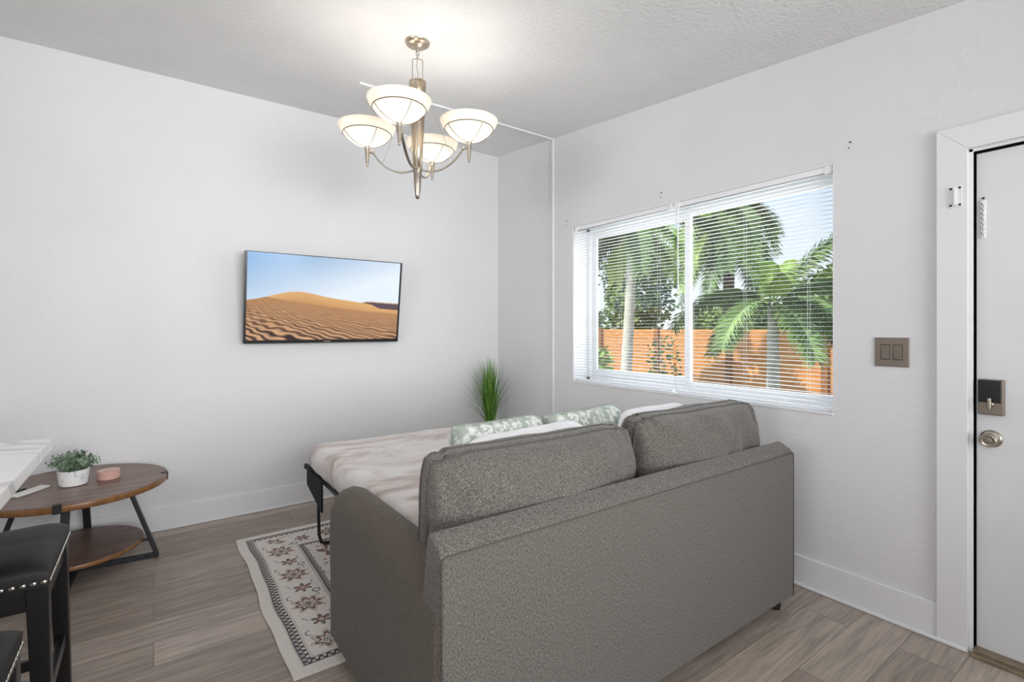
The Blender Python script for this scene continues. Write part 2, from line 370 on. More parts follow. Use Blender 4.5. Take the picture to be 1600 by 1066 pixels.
# knob
k = bmesh.new(); kc = (.022, .487-DY1, .858)
lathe(k, [(.034, 0), (.034, .003), (.031, .007), (.024, .010), (.014, .013), (.013, .028), (.020, .034), (.026, .042), (.027, .050), (.0245, .058), (.021, .060), (.019, .0585), (.013, .0585)], 28, kc, axis='x')
h = obj('door_knob', k, M['nickel'], dr, smooth=True)
k = bmesh.new(); lathe(k, [(.012, .0585), (.012, .063), (.009, .0645), (.004, .0635)], 20, kc, axis='x'); obj('knob_button', k, M['nickel_d'], h, smooth=True)
# keypad deadbolt, inside body
ky0, ky1, kz0, kz1 = .447-DY1, .522-DY1, .954, 1.092
lb = obj('deadbolt', B((-.006, .022, ky0, ky1, kz0, kz1)), M['nickel_d'], dr, bevel=.004)
obj('battery_cover', B((-.010, -.006, ky0+.007, ky1-.002, kz0+.048, kz1-.003)), M['black'], lb, bevel=.002)
k = bmesh.new(); lathe(k, [(.012, .006), (.012, .016), (.008, .018)], 20, (0, (ky0+ky1)/2, kz0+.042), axis='x'); bar(k, (-.024, (ky0+ky1)/2, kz0+.024), (-.024, (ky0+ky1)/2, kz0+.068), .012, .014, up=(1, 0, 0))
obj('thumb_turn', k, M['nickel'], lb, bevel=.003)
# door chain plates
k = obj('chain_keeper', B((-.025, -.022, .030, .070, 1.778, 1.868)), M['trim'], dr, bevel=.001)
obj('keeper_slot', B((-.034, -.025, .047, .054, 1.787, 1.860)), M['vinyl'], k, bevel=.001)
for yy in (.036, .064):
    for zz in (1.789, 1.857):
        s = bmesh.new(); lathe(s, [(.0042, .025), (.0042, .0272), (.002, .028)], 12, (0, yy, zz), axis='x'); obj('screw', s, M['dark'], k)
k = obj('chain_slide', B((.016, .022, -.032, -.018, 1.65, 1.80)), M['vinyl'], dr, bevel=.001)
s = bmesh.new()
for i in range(7):
    a = 1.665+i*.019
    tube(s, [(.012+.004*math.cos(t), -.025+.005*math.sin(t), a+.010*math.sin(t*1.0)) for t in [j*PI/5 for j in range(10)]], .0011, 5, closed=True)
obj('chain', s, M['nickel'], k)
for zz in (1.655, 1.808):
    s = bmesh.new(); lathe(s, [(.004, -.022), (.004, -.018)], 12, (0, -.025, zz), axis='x')
    obj('screw', s, M['dark'], k)
struct(obj('trim_1', B((XW-.045, XW+.06, DY0, DY1, 0, .012), (XW-.02, XW+.06, DY0, DY1, .012, .022)), noise_mat('threshold_wood', (120, 104, 86), (146, 130, 108), 20, .4, (8, 1, 1)), bevel=.003), 'brown wooden threshold under the front door')

# switch plate
sw = thing('light_switch', 'bronze-grey double rocker light switch plate beside the door casing', 'light switch', (XW, .805, 1.187))
obj('cover_plate', B((-.007, 0, -.0635, .0635, -.064, .064)), M['nickel_d'], sw, bevel=.002)
for yy in (-.023, .023):
    r = obj('switch_recess', B((-.0075, -.0065, yy-.0175, yy+.0175, -.034, .034)), M['dark'], sw)
    bm = bmesh.new(); hexa(bm, [(-.008, yy-.0155, -.032), (-.003, yy-.0155, -.032), (-.003, yy+.0155, -.032), (-.008, yy+.0155, -.032), (-.012, yy-.0155, .032), (-.003, yy-.0155, .032), (-.003, yy+.0155, .032), (-.012, yy+.0155, .032)])
    obj('rocker', bm, M['nickel_d'], sw, bevel=.001)
# small screw anchors left in the wall
for i, (y, z, l) in enumerate([(.967, 2.165, 'dark screw anchor in the wall right of the window top'), (2.036, 2.165, 'dark screw anchor in the wall above the middle of the window'), (2.94, 2.14, 'dark screw anchor in the wall left of the window top')]):
    a = bmesh.new(); lathe(a, [(.004, 0), (.004, .003), (.002, .004)], 10, (XW, y, z), axis='x'); lathe(a, [(.003, 0), (.003, .003)], 10, (XW, y+.006, z-.026), axis='x')
    tag(obj('wall_anchor', a, M['dark']), l, 'screw anchor', 'screw anchors around the window')

# floor register
fr = bmesh.new(); bx(fr, 2.02, 2.16, .26, .52, .0, .006)
o = tag(obj('floor_register', fr, M['black_metal'], bevel=.002), 'black metal floor register on the planks near the front door', 'vent')

# ------------------------------------------------------------------ window
win = empty_struct('window_1', 'white sliding window behind blinds', (XW, WY0, WZ0))
wy = WY1-WY0; wz = WZ1-WZ0; FX = .150
# reveal lining
obj('window_reveal', B((0, FX, 0, .004, 0, wz), (0, FX, wy-.004, wy, 0, wz), (0, FX, 0, wy, wz-.004, wz)), M['trim'], win)
obj('window_sill', B((-.004, FX, 0.002, wy-.002, 0, .014)), M['trim'], win, bevel=.003)
f = bmesh.new(); t_ = .035
bx(f, FX, FX+.05, 0, t_, .0, wz); bx(f, FX, FX+.05, wy-t_, wy, 0, wz); bx(f, FX, FX+.05, 0, wy, 0, .045); bx(f, FX, FX+.05, 0, wy, wz-t_, wz)
obj('window_frame', f, M['vinyl'], win, bevel=.003)
mid = wy*.5
s = bmesh.new(); sx0, sx1 = FX+.005, FX+.028
for (a, b) in ((t_, .030), (mid-.02, .04)): bx(s, sx0, sx1, a, a+b, .045, wz-t_)
bx(s, sx0, sx1, t_+.03, mid-.02, .045, .075); bx(s, sx0, sx1, t_+.03, mid-.02, wz-t_-.03, wz-t_)
o = obj('window_sash', s, M['vinyl'], win, bevel=.002); obj('window_pane', B((sx0+.010, sx0+.013, t_+.03, mid-.02, .075, wz-t_-.03)), M['glass'], o)
s = bmesh.new(); sx0, sx1 = FX+.028, FX+.048
for (a, b) in ((mid-.012, .04), (wy-t_-.045, .045)): bx(s, sx0, sx1, a, a+b, .045, wz-t_)
bx(s, sx0, sx1, mid+.028, wy-t_-.045, .045, .10); bx(s, sx0, sx1, mid+.028, wy-t_-.045, wz-t_-.05, wz-t_)
o = obj('window_sash', s, M['vinyl'], win, bevel=.002); obj('window_pane', B((sx0+.010, sx0+.013, mid+.028, wy-t_-.045, .10, wz-t_-.05)), M['glass'], o)

# ------------------------------------------------------------------ blinds
def blind(y0, y1, label, wand_side):
    b = thing('window_blind', label, 'window blind', (XW+.030, y0, WZ0), 0, 'white mini blinds at the window')
    w = y1-y0
    obj('headrail', B((-.020, .020, 0, w, wz-.034, wz-.004)), M['slat'], b, bevel=.002)
    s = bmesh.new(); n = 52; zt = wz-.05; zb = .045
    for i in range(n):
        z = zb+.012+(zt-zb)*i/(n-1)
        vs = []
        for j in range(5):
            u = -1+j*.5; vs.append([s.verts.new((u*.0125, yy, z+.0007*(1-u*u)+u*.0006)) for yy in (.004, w-.004)])
        for j in range(4): s.faces.new((vs[j][0], vs[j+1][0], vs[j+1][1], vs[j][1]))
    so = obj('slats', s, M['slat'], b, smooth=True); so.modifiers.new('solid', 'SOLIDIFY').thickness = .0007
    obj('bottom_rail', B((-.013, .013, .003, w-.003, .020, .034)), M['slat'], b, bevel=.002)
    c = bmesh.new()
    for fy in (.13, .5, .87):
        for xx in (-.0135, .0135): tube(c, [(xx, w*fy, .03), (xx, w*fy, wz-.03)], .0006, 4)
    obj('ladder_cord', c, M['slat'], b)
    t = bmesh.new(); yy = w-.03 if wand_side else .03; tube(t, [(-.026, yy, wz-.04), (-.026, yy, wz-.58)], .0035, 6)
    obj('tilt_wand', t, M['vinyl'], b)
    for yy in (.02, w-.02): obj('mounting_bracket', B((-.024, -.018, yy-.016, yy+.016, wz-.04, wz-.001)), M['vinyl'], b, bevel=.001)
blind(WY0+.008, 1.945, 'right white mini blind, hanging nearer the front door with its wand beside the gap', True)
blind(1.962, WY1-.010, 'left white mini blind, hanging nearer the room corner', True)

# ------------------------------------------------------------------ television
def dune_screen():
    NX, NZ = 440, 250
    w, hh = 1.085, .605
    u = np.linspace(0, 1, NX); v = np.linspace(0, 1, NZ); U, V = np.meshgrid(u, v)
    def c(*a): return np.array(s2l(a))
    def mixc(a, b, t): return a[None, None, :]*(1-t[..., None])+b[None, None, :]*t[..., None]
    # sky: V=1 top
    t = np.clip(U*.75+(1-V)*1.1-.05, 0, 1)
    sky = mixc(c(104, 160, 212), c(232, 243, 252), np.clip(t*1.15, 0, 1)**.9)
    col = sky.copy()
    # far dark dune at right
    far_top = .462+.024*np.clip((U-.70)/.07, 0, 1)-.016*np.clip((U-.77)/.23, 0, 1)
    m = (V < far_top) & (U > .72); col[m] = c(92, 76, 84)
    m = (V < far_top+.0) & (V > far_top-.012) & (U > .72); col[m] = c(196, 160, 120)
    crest = .44+.135*np.exp(-((U-.30)/.22)**2)+.035*np.exp(-((U-.62)/.16)**2)-.10*np.clip(U-.75, 0, 1)
    ground = V < (crest-.034*np.clip((U-.80)/.055, 0, 1))
    smooth_sand = mixc(c(226, 178, 122), c(196, 142, 88), np.clip((crest-V)*6, 0, 1))
    col[ground] = smooth_sand[ground]
    ridge = .485-.20*(U-.1)*1.0-.03*np.sin(U*3)+.03
    rip = V < np.minimum(ridge, crest)
    dep = np.clip(ridge-V, 0.0, 1)
    Dp = 1/np.clip(.70-V, .12, 1); Xw = (U-.45)*Dp
    warp = .055*np.sin(Xw*5.1+Dp*3.0)+.035*np.sin(Xw*11+Dp*7.7+1.3)+.020*np.sin(Xw*23-Dp*13+.4)+.012*np.sin(Xw*41+Dp*31)
    phase = 2*PI*((Dp*.90+Xw*.80)+warp*.8)/.112
    ph = (phase/(2*PI)) % 1; w1 = np.clip(np.where(ph < .72, np.sin(ph/.72*PI)**.8, 0), 0, 1)
    w1 = np.clip(w1+.10*np.sin(Xw*31+Dp*17), 0, 1)
    near = np.clip(dep*2.4, 0, 1); w1 = .55+(w1-.55)*(.35+.65*near)
    dark = mixc(c(150, 108, 76), c(60, 44, 44), near); lite = mixc(c(206, 156, 108), c(212, 166, 128), near)
    r = dark*(1-w1[..., None])+lite*w1[..., None]
    col[rip] = r[rip]
    col = np.clip(col, 0, 1)
    bm = bmesh.new()
    me = bpy.data.meshes.new('screen')
    P = np.zeros((NZ, NX, 3)); P[..., 0] = (U-.5)*w; P[..., 2] = (V-.5)*hh+.006; P[..., 1] = -.0205
    idx = np.arange(NX*NZ).reshape(NZ, NX)
    q = np.stack([idx[:-1, :-1], idx[:-1, 1:], idx[1:, 1:], idx[1:, :-1]], -1).reshape(-1, 4)
    me.from_pydata(P.reshape(-1, 3).tolist(), [], q.tolist()); bm.free()
    ca = me.color_attributes.new('pattern', 'FLOAT_COLOR', 'POINT')
    ca.data.foreach_set('color', np.concatenate([col.reshape(-1, 3), np.ones((NX*NZ, 1))], 1).ravel())
    me.materials.append(vcol_mat('lit_screen', .12, emit=1.0))
    o = bpy.data.objects.new('screen', me); C.objects.link(o); return o
tv = thing('television', 'thin black-framed flat television on the wall showing sand dunes', 'television', (1.052, 3.80, 1.507))
tv.rotation_euler = (math.radians(8.5), 0, 0)
obj('tv_body', B((-.557, .557, -.018, .012, -.320, .314)), M['tvblack'], tv, bevel=.003)
obj('bezel', B((-.557, -.543, -.023, -.018, -.320, .314), (.543, .557, -.023, -.018, -.320, .314), (-.543, .543, -.023, -.018, .309, .314), (-.543, .543, -.023, -.018, -.320, -.298)), M['tvblack'], tv)
sc = dune_screen(); sc.parent = tv
obj('maker_badge', B((-.025, .025, -.0245, -.023, -.313, -.305)), M['nickel'], tv)
obj('wall_bracket', B((-.2, .2, .012, .05, -.12, .12), (-.1, .1, .05, .085, -.19, -.02)), M['black_metal'], tv)

# ------------------------------------------------------------------ chandelier
CX, CY = 1.11, 2.38; CZ = zc(CY)
M['wiremetal'] = mat('dark_bronze_wire', (98, 84, 68), .4, .8)
def shade_mat():
    m = bpy.data.materials.new('frosted_alabaster_glass'); m.use_nodes = True; t = m.node_tree; b = t.nodes['Principled BSDF']; L = t.links.new
    tc = node(t, 'ShaderNodeTexCoord'); n = node(t, 'ShaderNodeTexNoise', Scale=9, Detail=4, Distortion=1.5); L(tc.outputs['Object'], n.inputs['Vector'])
    r = node(t, 'ShaderNodeValToRGB'); r.color_ramp.elements[0].color = (*s2l((252, 244, 232)), 1); r.color_ramp.elements[1].color = (*s2l((255, 253, 249)), 1)
    L(n.outputs['Fac'], r.inputs[0]); L(r.outputs[0], b.inputs['Base Color']); b.inputs['Roughness'].default_value = .35
    tl = node(t, 'ShaderNodeBsdfTranslucent'); L(r.outputs[0], tl.inputs[0]); mx = node(t, 'ShaderNodeMixShader'); mx.inputs[0].default_value = .72
    L(b.outputs[0], mx.inputs[1]); L(tl.outputs[0], mx.inputs[2]); L(mx.outputs[0], t.nodes['Material Output'].inputs[0])
    return m
M['shade'] = shade_mat()
M['bulb'] = mat('lit_bulb', (255, 240, 215), .3, 0, Emission_Color=(1, .90, .76, 1), Emission_Strength=6)
ch = thing('chandelier', 'brushed nickel chandelier with four frosted bowl shades hanging from the ceiling', 'chandelier', (CX, CY, CZ))
tilt = -math.atan(.0925)
bm = bmesh.new(); lathe(bm, [(.012, -.032), (.02, -.030), (.045, -.024), (.060, -.014), (.064, -.004), (.064, .006)], 32)
obj('canopy', bm, M['gold'], ch, smooth=True)
def zz(pxy, d=2.58): return 1.29+(514-pxy)/778*d-CZ
bm = bmesh.new()
tube(bm, [(0, .008*math.cos(a), -.042+.011*math.sin(a)) for a in [i*PI/6 for i in range(12)]], .0025, 6, closed=True)
tube(bm, [(.008*math.cos(a), 0, -.060+.013*math.sin(a)) for a in [i*PI/6 for i in range(12)]], .0025, 6, closed=True)
tube(bm, [(0, .008*math.cos(a), -.080+.013*math.sin(a)) for a in [i*PI/6 for i in range(12)]], .0025, 6, closed=True)
obj('chain_link', bm, M['nickel'], ch, smooth=True)
zt = zz(93); zb_ = zz(128)
bm = bmesh.new(); tube(bm, [(-.024, .01, zt-.006), (-.021, .01, zt), (0, .0, zt+.003), (.021, -.01, zt), (.024, -.01, zt-.006), (.024, -.01, zb_), (-.024, .01, zb_)], .0026, 6, closed=True)
tube(bm, [(0, 0, -.085), (-.006, 0, -.13), (.004, 0, -.17), (-.004, 0, zb_+.01)], .0018, 5)
obj('hanging_loop', bm, M['nickel'], ch, smooth=True)
zmid = zz(262); zend = zz(311)
bm = bmesh.new(); lathe(bm, [(.030, zb_-.002), (.042, zb_), (.043, zb_-.03), (.041, zb_-.055), (.036, zb_-.07), (.033, zz(185)), (.027, zz(230)), (.0215, zmid), (.015, zmid-.002)], 32)
obj('column', bm, M['gold'], ch, smooth=True)
bm = bmesh.new(); bx(bm, -.0, .0, 0, 0, 0, 0) if False else None
for a in (0, PI/2, PI, 3*PI/2):
    c_, s_ = math.cos(a-.62), math.sin(a-.62)
    bar(bm, (c_*.041, s_*.041, zb_-.002), (c_*.020, s_*.020, zmid-.02), .012, .006, up=(c_, s_, 0))
obj('column_rib', bm, M['nickel'], ch, bevel=.0015)
bm = bmesh.new(); lathe(bm, [(.016, zmid+.004), (.023, zmid), (.0235, zmid-.018), (.020, zmid-.034), (.021, zmid-.040), (.018, zz(290)), (.014, zz(303)), (.011, zend+.004), (.005, zend)], 28)
obj('bottom_finial', bm, M['nickel'], ch, smooth=True)
R_ARM = .272; zrim = zz(194); 
a0 = -math.radians(35.75)
for k in range(4):
    an = a0+k*PI/2+math.radians(-7); dx, dy = math.cos(an), math.sin(an)
    zs0 = zrim-.108           # bottom of the bowl
    bm = bmesh.new(); pts = []
    P0 = (.018, zmid-.012); P1 = (.13, zmid-.055); P2 = (R_ARM-.06, zmid+.035); P3 = (R_ARM-.030, zs0-.028)
    for i in range(15):
        t = i/14; r = (1-t)**3*P0[0]+3*(1-t)**2*t*P1[0]+3*(1-t)*t*t*P2[0]+t**3*P3[0]; z = (1-t)**3*P0[1]+3*(1-t)**2*t*P1[1]+3*(1-t)*t*t*P2[1]+t**3*P3[1]
        pts.append((dx*r, dy*r, z))
    for a_, b_ in zip(pts, pts[1:]): bar(bm, a_, b_, .012, .007)
    ao = obj('arm', bm, M['nickel'], ch)
    bm = bmesh.new(); lathe(bm, [(.002, -.010), (.007, -.007), (.010, 0), (.007, .007), (.002, .010)], 14, pts[-1]); bar(bm, pts[-1], (dx*R_ARM, dy*R_ARM, zs0-.028), .008, .008)
    obj('arm_knuckle', bm, M['nickel'], ao, smooth=True)
    bm = bmesh.new(); tube(bm, [(dx*.036, dy*.036, zb_-.05), pts[9]], .0009, 5); obj('stay_wire', bm, M['nickel'], ao)
    c_ = (dx*R_ARM, dy*R_ARM, zs0)
    bm = bmesh.new(); lathe(bm, [(.016, .004), (.0135, -.004), (.0125, -.02), (.010, -.06), (.0065, -.092), (.007, -.098), (.003, -.102)], 20, c_)
    obj('socket_finial', bm, M['nickel'], ao, smooth=True)
    prof = [(.012, 0), (.040, .008), (.072, .022), (.100, .043), (.120, .064), (.127, .072), (.137, .086), (.146, .106), (.148, .110)]
    inner = [(r-.004, z+.003) for r, z in prof[::-1][1:]]
    bm = bmesh.new(); lathe(bm, prof+[(.144, .1105)]+inner, 40, c_, cap0=False, cap1=False)
    so = obj('bowl_shade', bm, M['shade'], ch, smooth=True)
    bm = bmesh.new(); tube(bm, [(c_[0]+.1235*math.cos(a), c_[1]+.1235*math.sin(a), c_[2]+.067) for a in [i*2*PI/40 for i in range(40)]], .0022, 6, closed=True)
    for j in range(4):
        aa = an+PI/4+j*PI/2; pr = [(.014, -.001), (.040, .006), (.073, .020), (.102, .041), (.122, .064)]
        tube(bm, [(c_[0]+r*math.cos(aa), c_[1]+r*math.sin(aa), c_[2]+z) for r, z in pr], .0016, 6)
    obj('wire_cradle', bm, M['wiremetal'], so, smooth=True)
    bm = bmesh.new(); bmesh.ops.create_uvsphere(bm, u_segments=14, v_segments=10, radius=.018, matrix=Matrix.Translation((c_[0], c_[1], c_[2]+.024)))
    obj('light_bulb', bm, M['bulb'], so, smooth=True)
    light('bulb_light', 'POINT', (CX+c_[0], CY+c_[1], CZ+c_[2]+.060), (0, 0, 0), 1.8, (1, .965, .92), shadow_soft_size=.03)

# ------------------------------------------------------------------ pillow builder
def pillow(name, w, h, T, te, m, pipe=None, seed=0, parent=None, loc=(0, 0, 0), rot=(0, 0, 0), N=26, q=.5, pinch=.05, wr=.006, mp=2.2, pr=.005, sag=0, rnd=.12, crown=0, tuck=0):
    """w along x, h along z, thickness along y; te = half gusset; returns object (origin at bottom centre)"""
    def outline(u, v):
        x = u*w/2*(1-pinch*(1-v*v)*abs(u)**3*.6)*(1-rnd*v**4*abs(u)**3); z = v*h/2*(1-pinch*(1-u*u)*abs(v)**3*.6)*(1-rnd*w/h*.75*u**8*abs(v)**3)
        if v > 0: z += crown*v*(1-u*u)+.006*noise.noise(Vector((x*6, seed, 0)))*v
        return x, z
    bm = bmesh.new(); sides = {}
    for s in (1, -1):
        g = []
        for j in range(N+1):
            row = []
            for i in range(N+1):
                u = math.sin((-1+2*i/N)*PI/2*.92)/math.sin(PI/2*.92); v = math.sin((-1+2*j/N)*PI/2*.92)/math.sin(PI/2*.92)
                x, z = outline(u, v)
                k_ = max(0, (1-abs(u)**mp))**q*max(0, (1-abs(v)**mp))**q
                y = te+(T/2-te)*k_
                nz = noise.noise(Vector((x*7+seed*3.1, z*7, s*4+seed)))*wr*2*k_**.5+noise.noise(Vector((x*18+seed, z*9, s*9)))*wr*k_**.5
                if tuck:
                    for sg in (-1, 1):
                        tt = min(1, max(0, (1.0-v)/.42)); lx = sg*(.86-.10*tt); dd = abs(u-lx)*w/2
                        if v > .5: y -= tuck*math.exp(-(dd/.010)**2)*(1-tt)**.6
                        if v > .62: y += tuck*.55*math.exp(-((dd-.028)/.016)**2)*(1-tt)
                    y += .006*math.sin(x*26+3*math.sin(z*9+seed))*k_*(.5+.5*v)
                row.append(bm.verts.new((x, s*(y+nz), z-sag*(1-abs(u))*k_)))
            g.append(row)
        sides[s] = g
        for j in range(N):
            for i in range(N):
                f = (g[j][i], g[j][i+1], g[j+1][i+1], g[j+1][i])
                bm.faces.new(f if s < 0 else f[::-1])
    def border(g): return [g[0][i] for i in range(N)]+[g[j][N] for j in range(N)]+[g[N][i] for i in range(N, 0, -1)]+[g[j][0] for j in range(N, 0, -1)]
    ba, bb = border(sides[1]), border(sides[-1]); n = len(ba)
    pipes = []
    cen = Vector((0, 0, 0))
    mids = []
    for a, b in zip(ba, bb):
        p = (a.co+b.co)/2; o_ = Vector((p.x, 0, p.z)); d = o_.normalized()*te*.35
        mids.append(bm.verts.new(p+d))
    for i in range(n):
        j = (i+1) % n
        bm.faces.new((ba[i], mids[i], mids[j], ba[j])); bm.faces.new((mids[i], bb[i], bb[j], mids[j]))
    pts = [[v.co.copy() for v in ba], [v.co.copy() for v in bb]]
    bmesh.ops.remove_doubles(bm, verts=bm.verts, dist=.0004)
    for v in bm.verts: v.co.z += h/2
    o = obj(name, bm, m, parent, smooth=True, subsurf=1); o.location = loc; o.rotation_euler = rot
    if pipe:
        pb = bmesh.new()
        for pp in (pts if te > .01 else pts[:1]):
            tube(pb, [Vector((p.x*1.003, p.y if te > .01 else 0, p.z*1.003+h/2)) for p in pp], pr, 6, closed=True)
        obj('piping', pb, pipe, o, smooth=True)
    return o

# ------------------------------------------------------------------ sofa
SX0, SX1, SY = .575, 2.385, 1.10
sf = thing('sofa_bed', 'taupe grey woven sofa bed pulled open, seen from behind', 'sofa', ((SX0+SX1)/2, SY, 0))
ox = (SX0+SX1)/2
def L_(x, y, z): return (x-ox, y-SY, z)
# back: profile in (y, z) extruded along x
bp_ = [(0, .065), (0, .722), (.012, .738), (.058, .762), (.072, .762), (.080, .750), (.135, .40), (.135, .065)]
bm = bmesh.new(); NS = 16; rows = []
for i in range(NS+1):
    x = SX0+(SX1-SX0)*i/NS-ox; rows.append([bm.verts.new((x, y, z+.004*math.sin(i/NS*PI)*(z > .6))) for y, z in bp_])
for i in range(NS):
    for j in range(len(bp_)): k = (j+1) % len(bp_); bm.faces.new((rows[i][j], rows[i][k], rows[i+1][k], rows[i+1][j]))
bm.faces.new(rows[0]); bm.faces.new(rows[-1][::-1])
back = obj('backrest', bm, M['sofa'], sf, bevel=.010, bseg=3)
pb = bmesh.new(); x0, x1 = SX0-ox, SX1-ox
tube(pb, [(x0+.003, -.001, .07), (x0+.003, -.001, .712), (x0+.010, -.001, .722), (x1-.010, -.001, .722), (x1-.003, -.001, .712), (x1-.003, -.001, .07)], .0024, 6)
obj('piping', pb, M['piping'], back, smooth=True)
# arms
def arm(xa, sgn):
    prof = [(0, .065), (-.001, .30), (-.004, .44), (-.004, .52), (.004, .58), (.022, .625), (.052, .655), (.088, .664), (.118, .652), (.138, .622), (.145, .57), (.145, .40), (.145, .065)]
    ys = [.016, .2, .4, .6, .72, .80, .86, .90, .93, .950, .962]
    bm = bmesh.new(); rows = []
    for y in ys:
        e = max(0, (y-.80)/.162); dz = .028*e**2.6; inn = .022*max(0, (y-.93)/.032)**2
        rows.append([bm.verts.new((xa+sgn*(min(max(x, inn-.004), .149-inn))-ox, y, z-(dz*max(0, (z-.3)/.36)) - (.0))) for x, z in prof])
    n = len(prof)
    for i in range(len(ys)-1):
        for j in range(n): k = (j+1) % n; bm.faces.new((rows[i][j], rows[i][k], rows[i+1][k], rows[i+1][j]))
    bm.faces.new(rows[0]); bm.faces.new(rows[-1][::-1])
    return obj('armrest', bm, M['arm'] if sgn > 0 else M['sofa'], sf, bevel=.014, bseg=3)
arm(SX0-.003, 1); arm(SX1+.003, -1)
obj('seat_base', B((SX0+.14-ox, SX1-.14-ox, .136, .86, .09, .30), (SX0+.14-ox, SX1-.14-ox, .136, .385, .30, .485)), M['sofa'], sf, bevel=.01)
for x in (SX0+.06, SX1-.06):
    for y in (.05, .88):
        bm = bmesh.new(); lathe(bm, [(.020, 0), (.028, .066)], 4, (x-ox, y, 0)); obj('foot', bm, M['darkwood'], sf, bevel=.003)
# pull-out frame at the foot of the bed
bm = bmesh.new()
YF = 3.10-SY
fl, fr_ = .79-ox, 2.17-ox
tube(bm, [(fl, .80, .40), (fl, YF, .415)], .012, 8); tube(bm, [(fr_, .80, .40), (fr_, YF, .415)], .012, 8)
tube(bm, [(fl, YF, .415), (fr_, YF, .415)], .012, 8)
pf = obj('pull_out_frame', bm, M['black_metal'], sf, smooth=True)
# angled head bar visible at the corner
bm = bmesh.new(); bar(bm, (fl-.05, YF+.055, .468), (fl+.02, YF-.12, .43), .02, .03); obj('end_bracket', bm, M['black_metal'], pf, bevel=.004)
bm = bmesh.new()
hexa(bm, [(fl-.045, YF+.04, .36), (fl-.035, YF+.04, .36), (fl-.02, YF-.22, .26), (fl-.03, YF-.22, .26), (fl-.045, YF+.04, .45), (fl-.035, YF+.04, .45), (fl-.02, YF-.22, .44), (fl-.03, YF-.22, .44)])
obj('side_flap', bm, mat('black_webbing', (30, 29, 36), .8), pf)
for x in (fl+.005, fr_-.005):
    bm = bmesh.new(); tube(bm, [(x, YF-.03, .415), (x-.001, YF-.035, .20), (x+.0, YF-.04, .07), (x+.012, YF-.045, .025), (x+.035, YF-.05, .0185), (x+.2, YF-.05, .0185)], .0095, 8)
    obj('support_leg', bm, M['black_metal'], sf, smooth=True)
# mattress
def mattress():
    w, l, t = 1.42, 1.70, .135
    N1, N2 = 44, 56
    bm = bmesh.new(); r = .055
    def pos(x, y, z):
        return (x, y, z)
    geom = bmesh.ops.create_grid(bm, x_segments=N1, y_segments=N2, size=1)
    top = list(bm.verts)
    for v in top:
        x, y = v.co.x, v.co.y
        ex = max(0, abs(x)*w/2-(w/2-r))/r; ey = max(0, abs(y)*l/2-(l/2-r))/r
        e = min(1, math.hypot(ex, ey)) if True else 0
        z = t-r*(1-math.sqrt(max(0, 1-e*e)))
        X = x*w/2; Y = y*l/2
        nn = noise.noise(Vector((X*2.2, Y*3.5, 1)))*.010+noise.noise(Vector((X*5, Y*9, 3)))*.004
        v.co = (X, Y, z+nn*(1-e))
    # round plan corners & pull sides down
    ext = bmesh.ops.extrude_edge_only(bm, edges=[e for e in bm.edges if e.is_boundary])
    nv = [g for g in ext['geom'] if isinstance(g, bmesh.types.BMVert)]
    for v in nv: v.co.z = .03; v.co.x *= 1.0+.004*math.sin(v.co.y*40)
    ext = bmesh.ops.extrude_edge_only(bm, edges=[e for e in bm.edges if e.is_boundary])
    nv = [g for g in ext['geom'] if isinstance(g, bmesh.types.BMVert)]
    for v in nv: v.co.z = .0; v.co.x *= .975; v.co.y *= .985
    bmesh.ops.holes_fill(bm, edges=[e for e in bm.edges if e.is_boundary], sides=0)
    for v in bm.verts:   # plan corner rounding
        ax, ay = abs(v.co.x), abs(v.co.y); R = .10; qx = ax-(w/2-R); qy = ay-(l/2-R)
        if qx > 0 and qy > 0:
            d = math.hypot(qx, qy)
            m_ = max(qx, qy)
            if d > 0:
                s = m_/d
                v.co.x = math.copysign((w/2-R)+qx*s, v.co.x); v.co.y = math.copysign((l/2-R)+qy*s, v.co.y)
    return bm
mt = obj('mattress', mattress(), M['sheet'], None, smooth=True); mt.location = (1.46, 2.345, .452); mt.rotation_euler = (math.radians(.0), 0, 0)
tag(mt, 'sofa bed mattress under a blotchy cream and grey-brown sheet', 'mattress')

# back cushions
cu = []
for i, (x, hh_, sd) in enumerate([(1.066, .432, 2), (1.944, .452, 5)]):
    o = pillow('back_cushion', .865 if i == 0 else .86, hh_, .33, .026, M['sofa'], M['piping'], seed=sd, loc=(x, 1.365, .492), rot=(math.radians(6), 0, 0), wr=.016, mp=2.2, pinch=.05, pr=.0044, rnd=.05, q=.40, tuck=.022, N=44)
    tag(o, ['left grey woven back cushion of the sofa, in front of the white pillow', 'right grey woven back cushion of the sofa, nearest the window'][i], 'cushion', 'grey sofa back cushions')
# white pillows
o = pillow('bed_pillow', .66, .308, .17, .0, M['white_cotton'], None, seed=9, loc=(1.235, 1.54, .590), rot=(math.radians(-12), math.radians(-1.5), 0), wr=.010, rnd=.16, pinch=.0)
tag(o, 'white bed pillow between the left grey cushion and the floral pillows', 'pillow', 'white bed pillows')
o = pillow('bed_pillow', .54, .322, .17, .0, M['white_cotton'], None, seed=11, loc=(2.04, 1.55, .590), rot=(math.radians(-12), 0, 0), wr=.010, rnd=.16, pinch=.0)
tag(o, 'white bed pillow mostly hidden behind the right grey cushion', 'pillow', 'white bed pillows')
o = pillow('throw_pillow', .48, .318, .22, .0, M['floral'], M['floral_pipe'], seed=3, loc=(1.215, 1.72, .588), rot=(math.radians(-14), math.radians(0), math.radians(3)), wr=.008, pinch=.07, pr=.0035, rnd=.06, q=.32, mp=2.6)
tag(o, 'sage and white floral throw pillow left of its twin, nearer the bed foot corner', 'pillow', 'sage floral throw pillows')
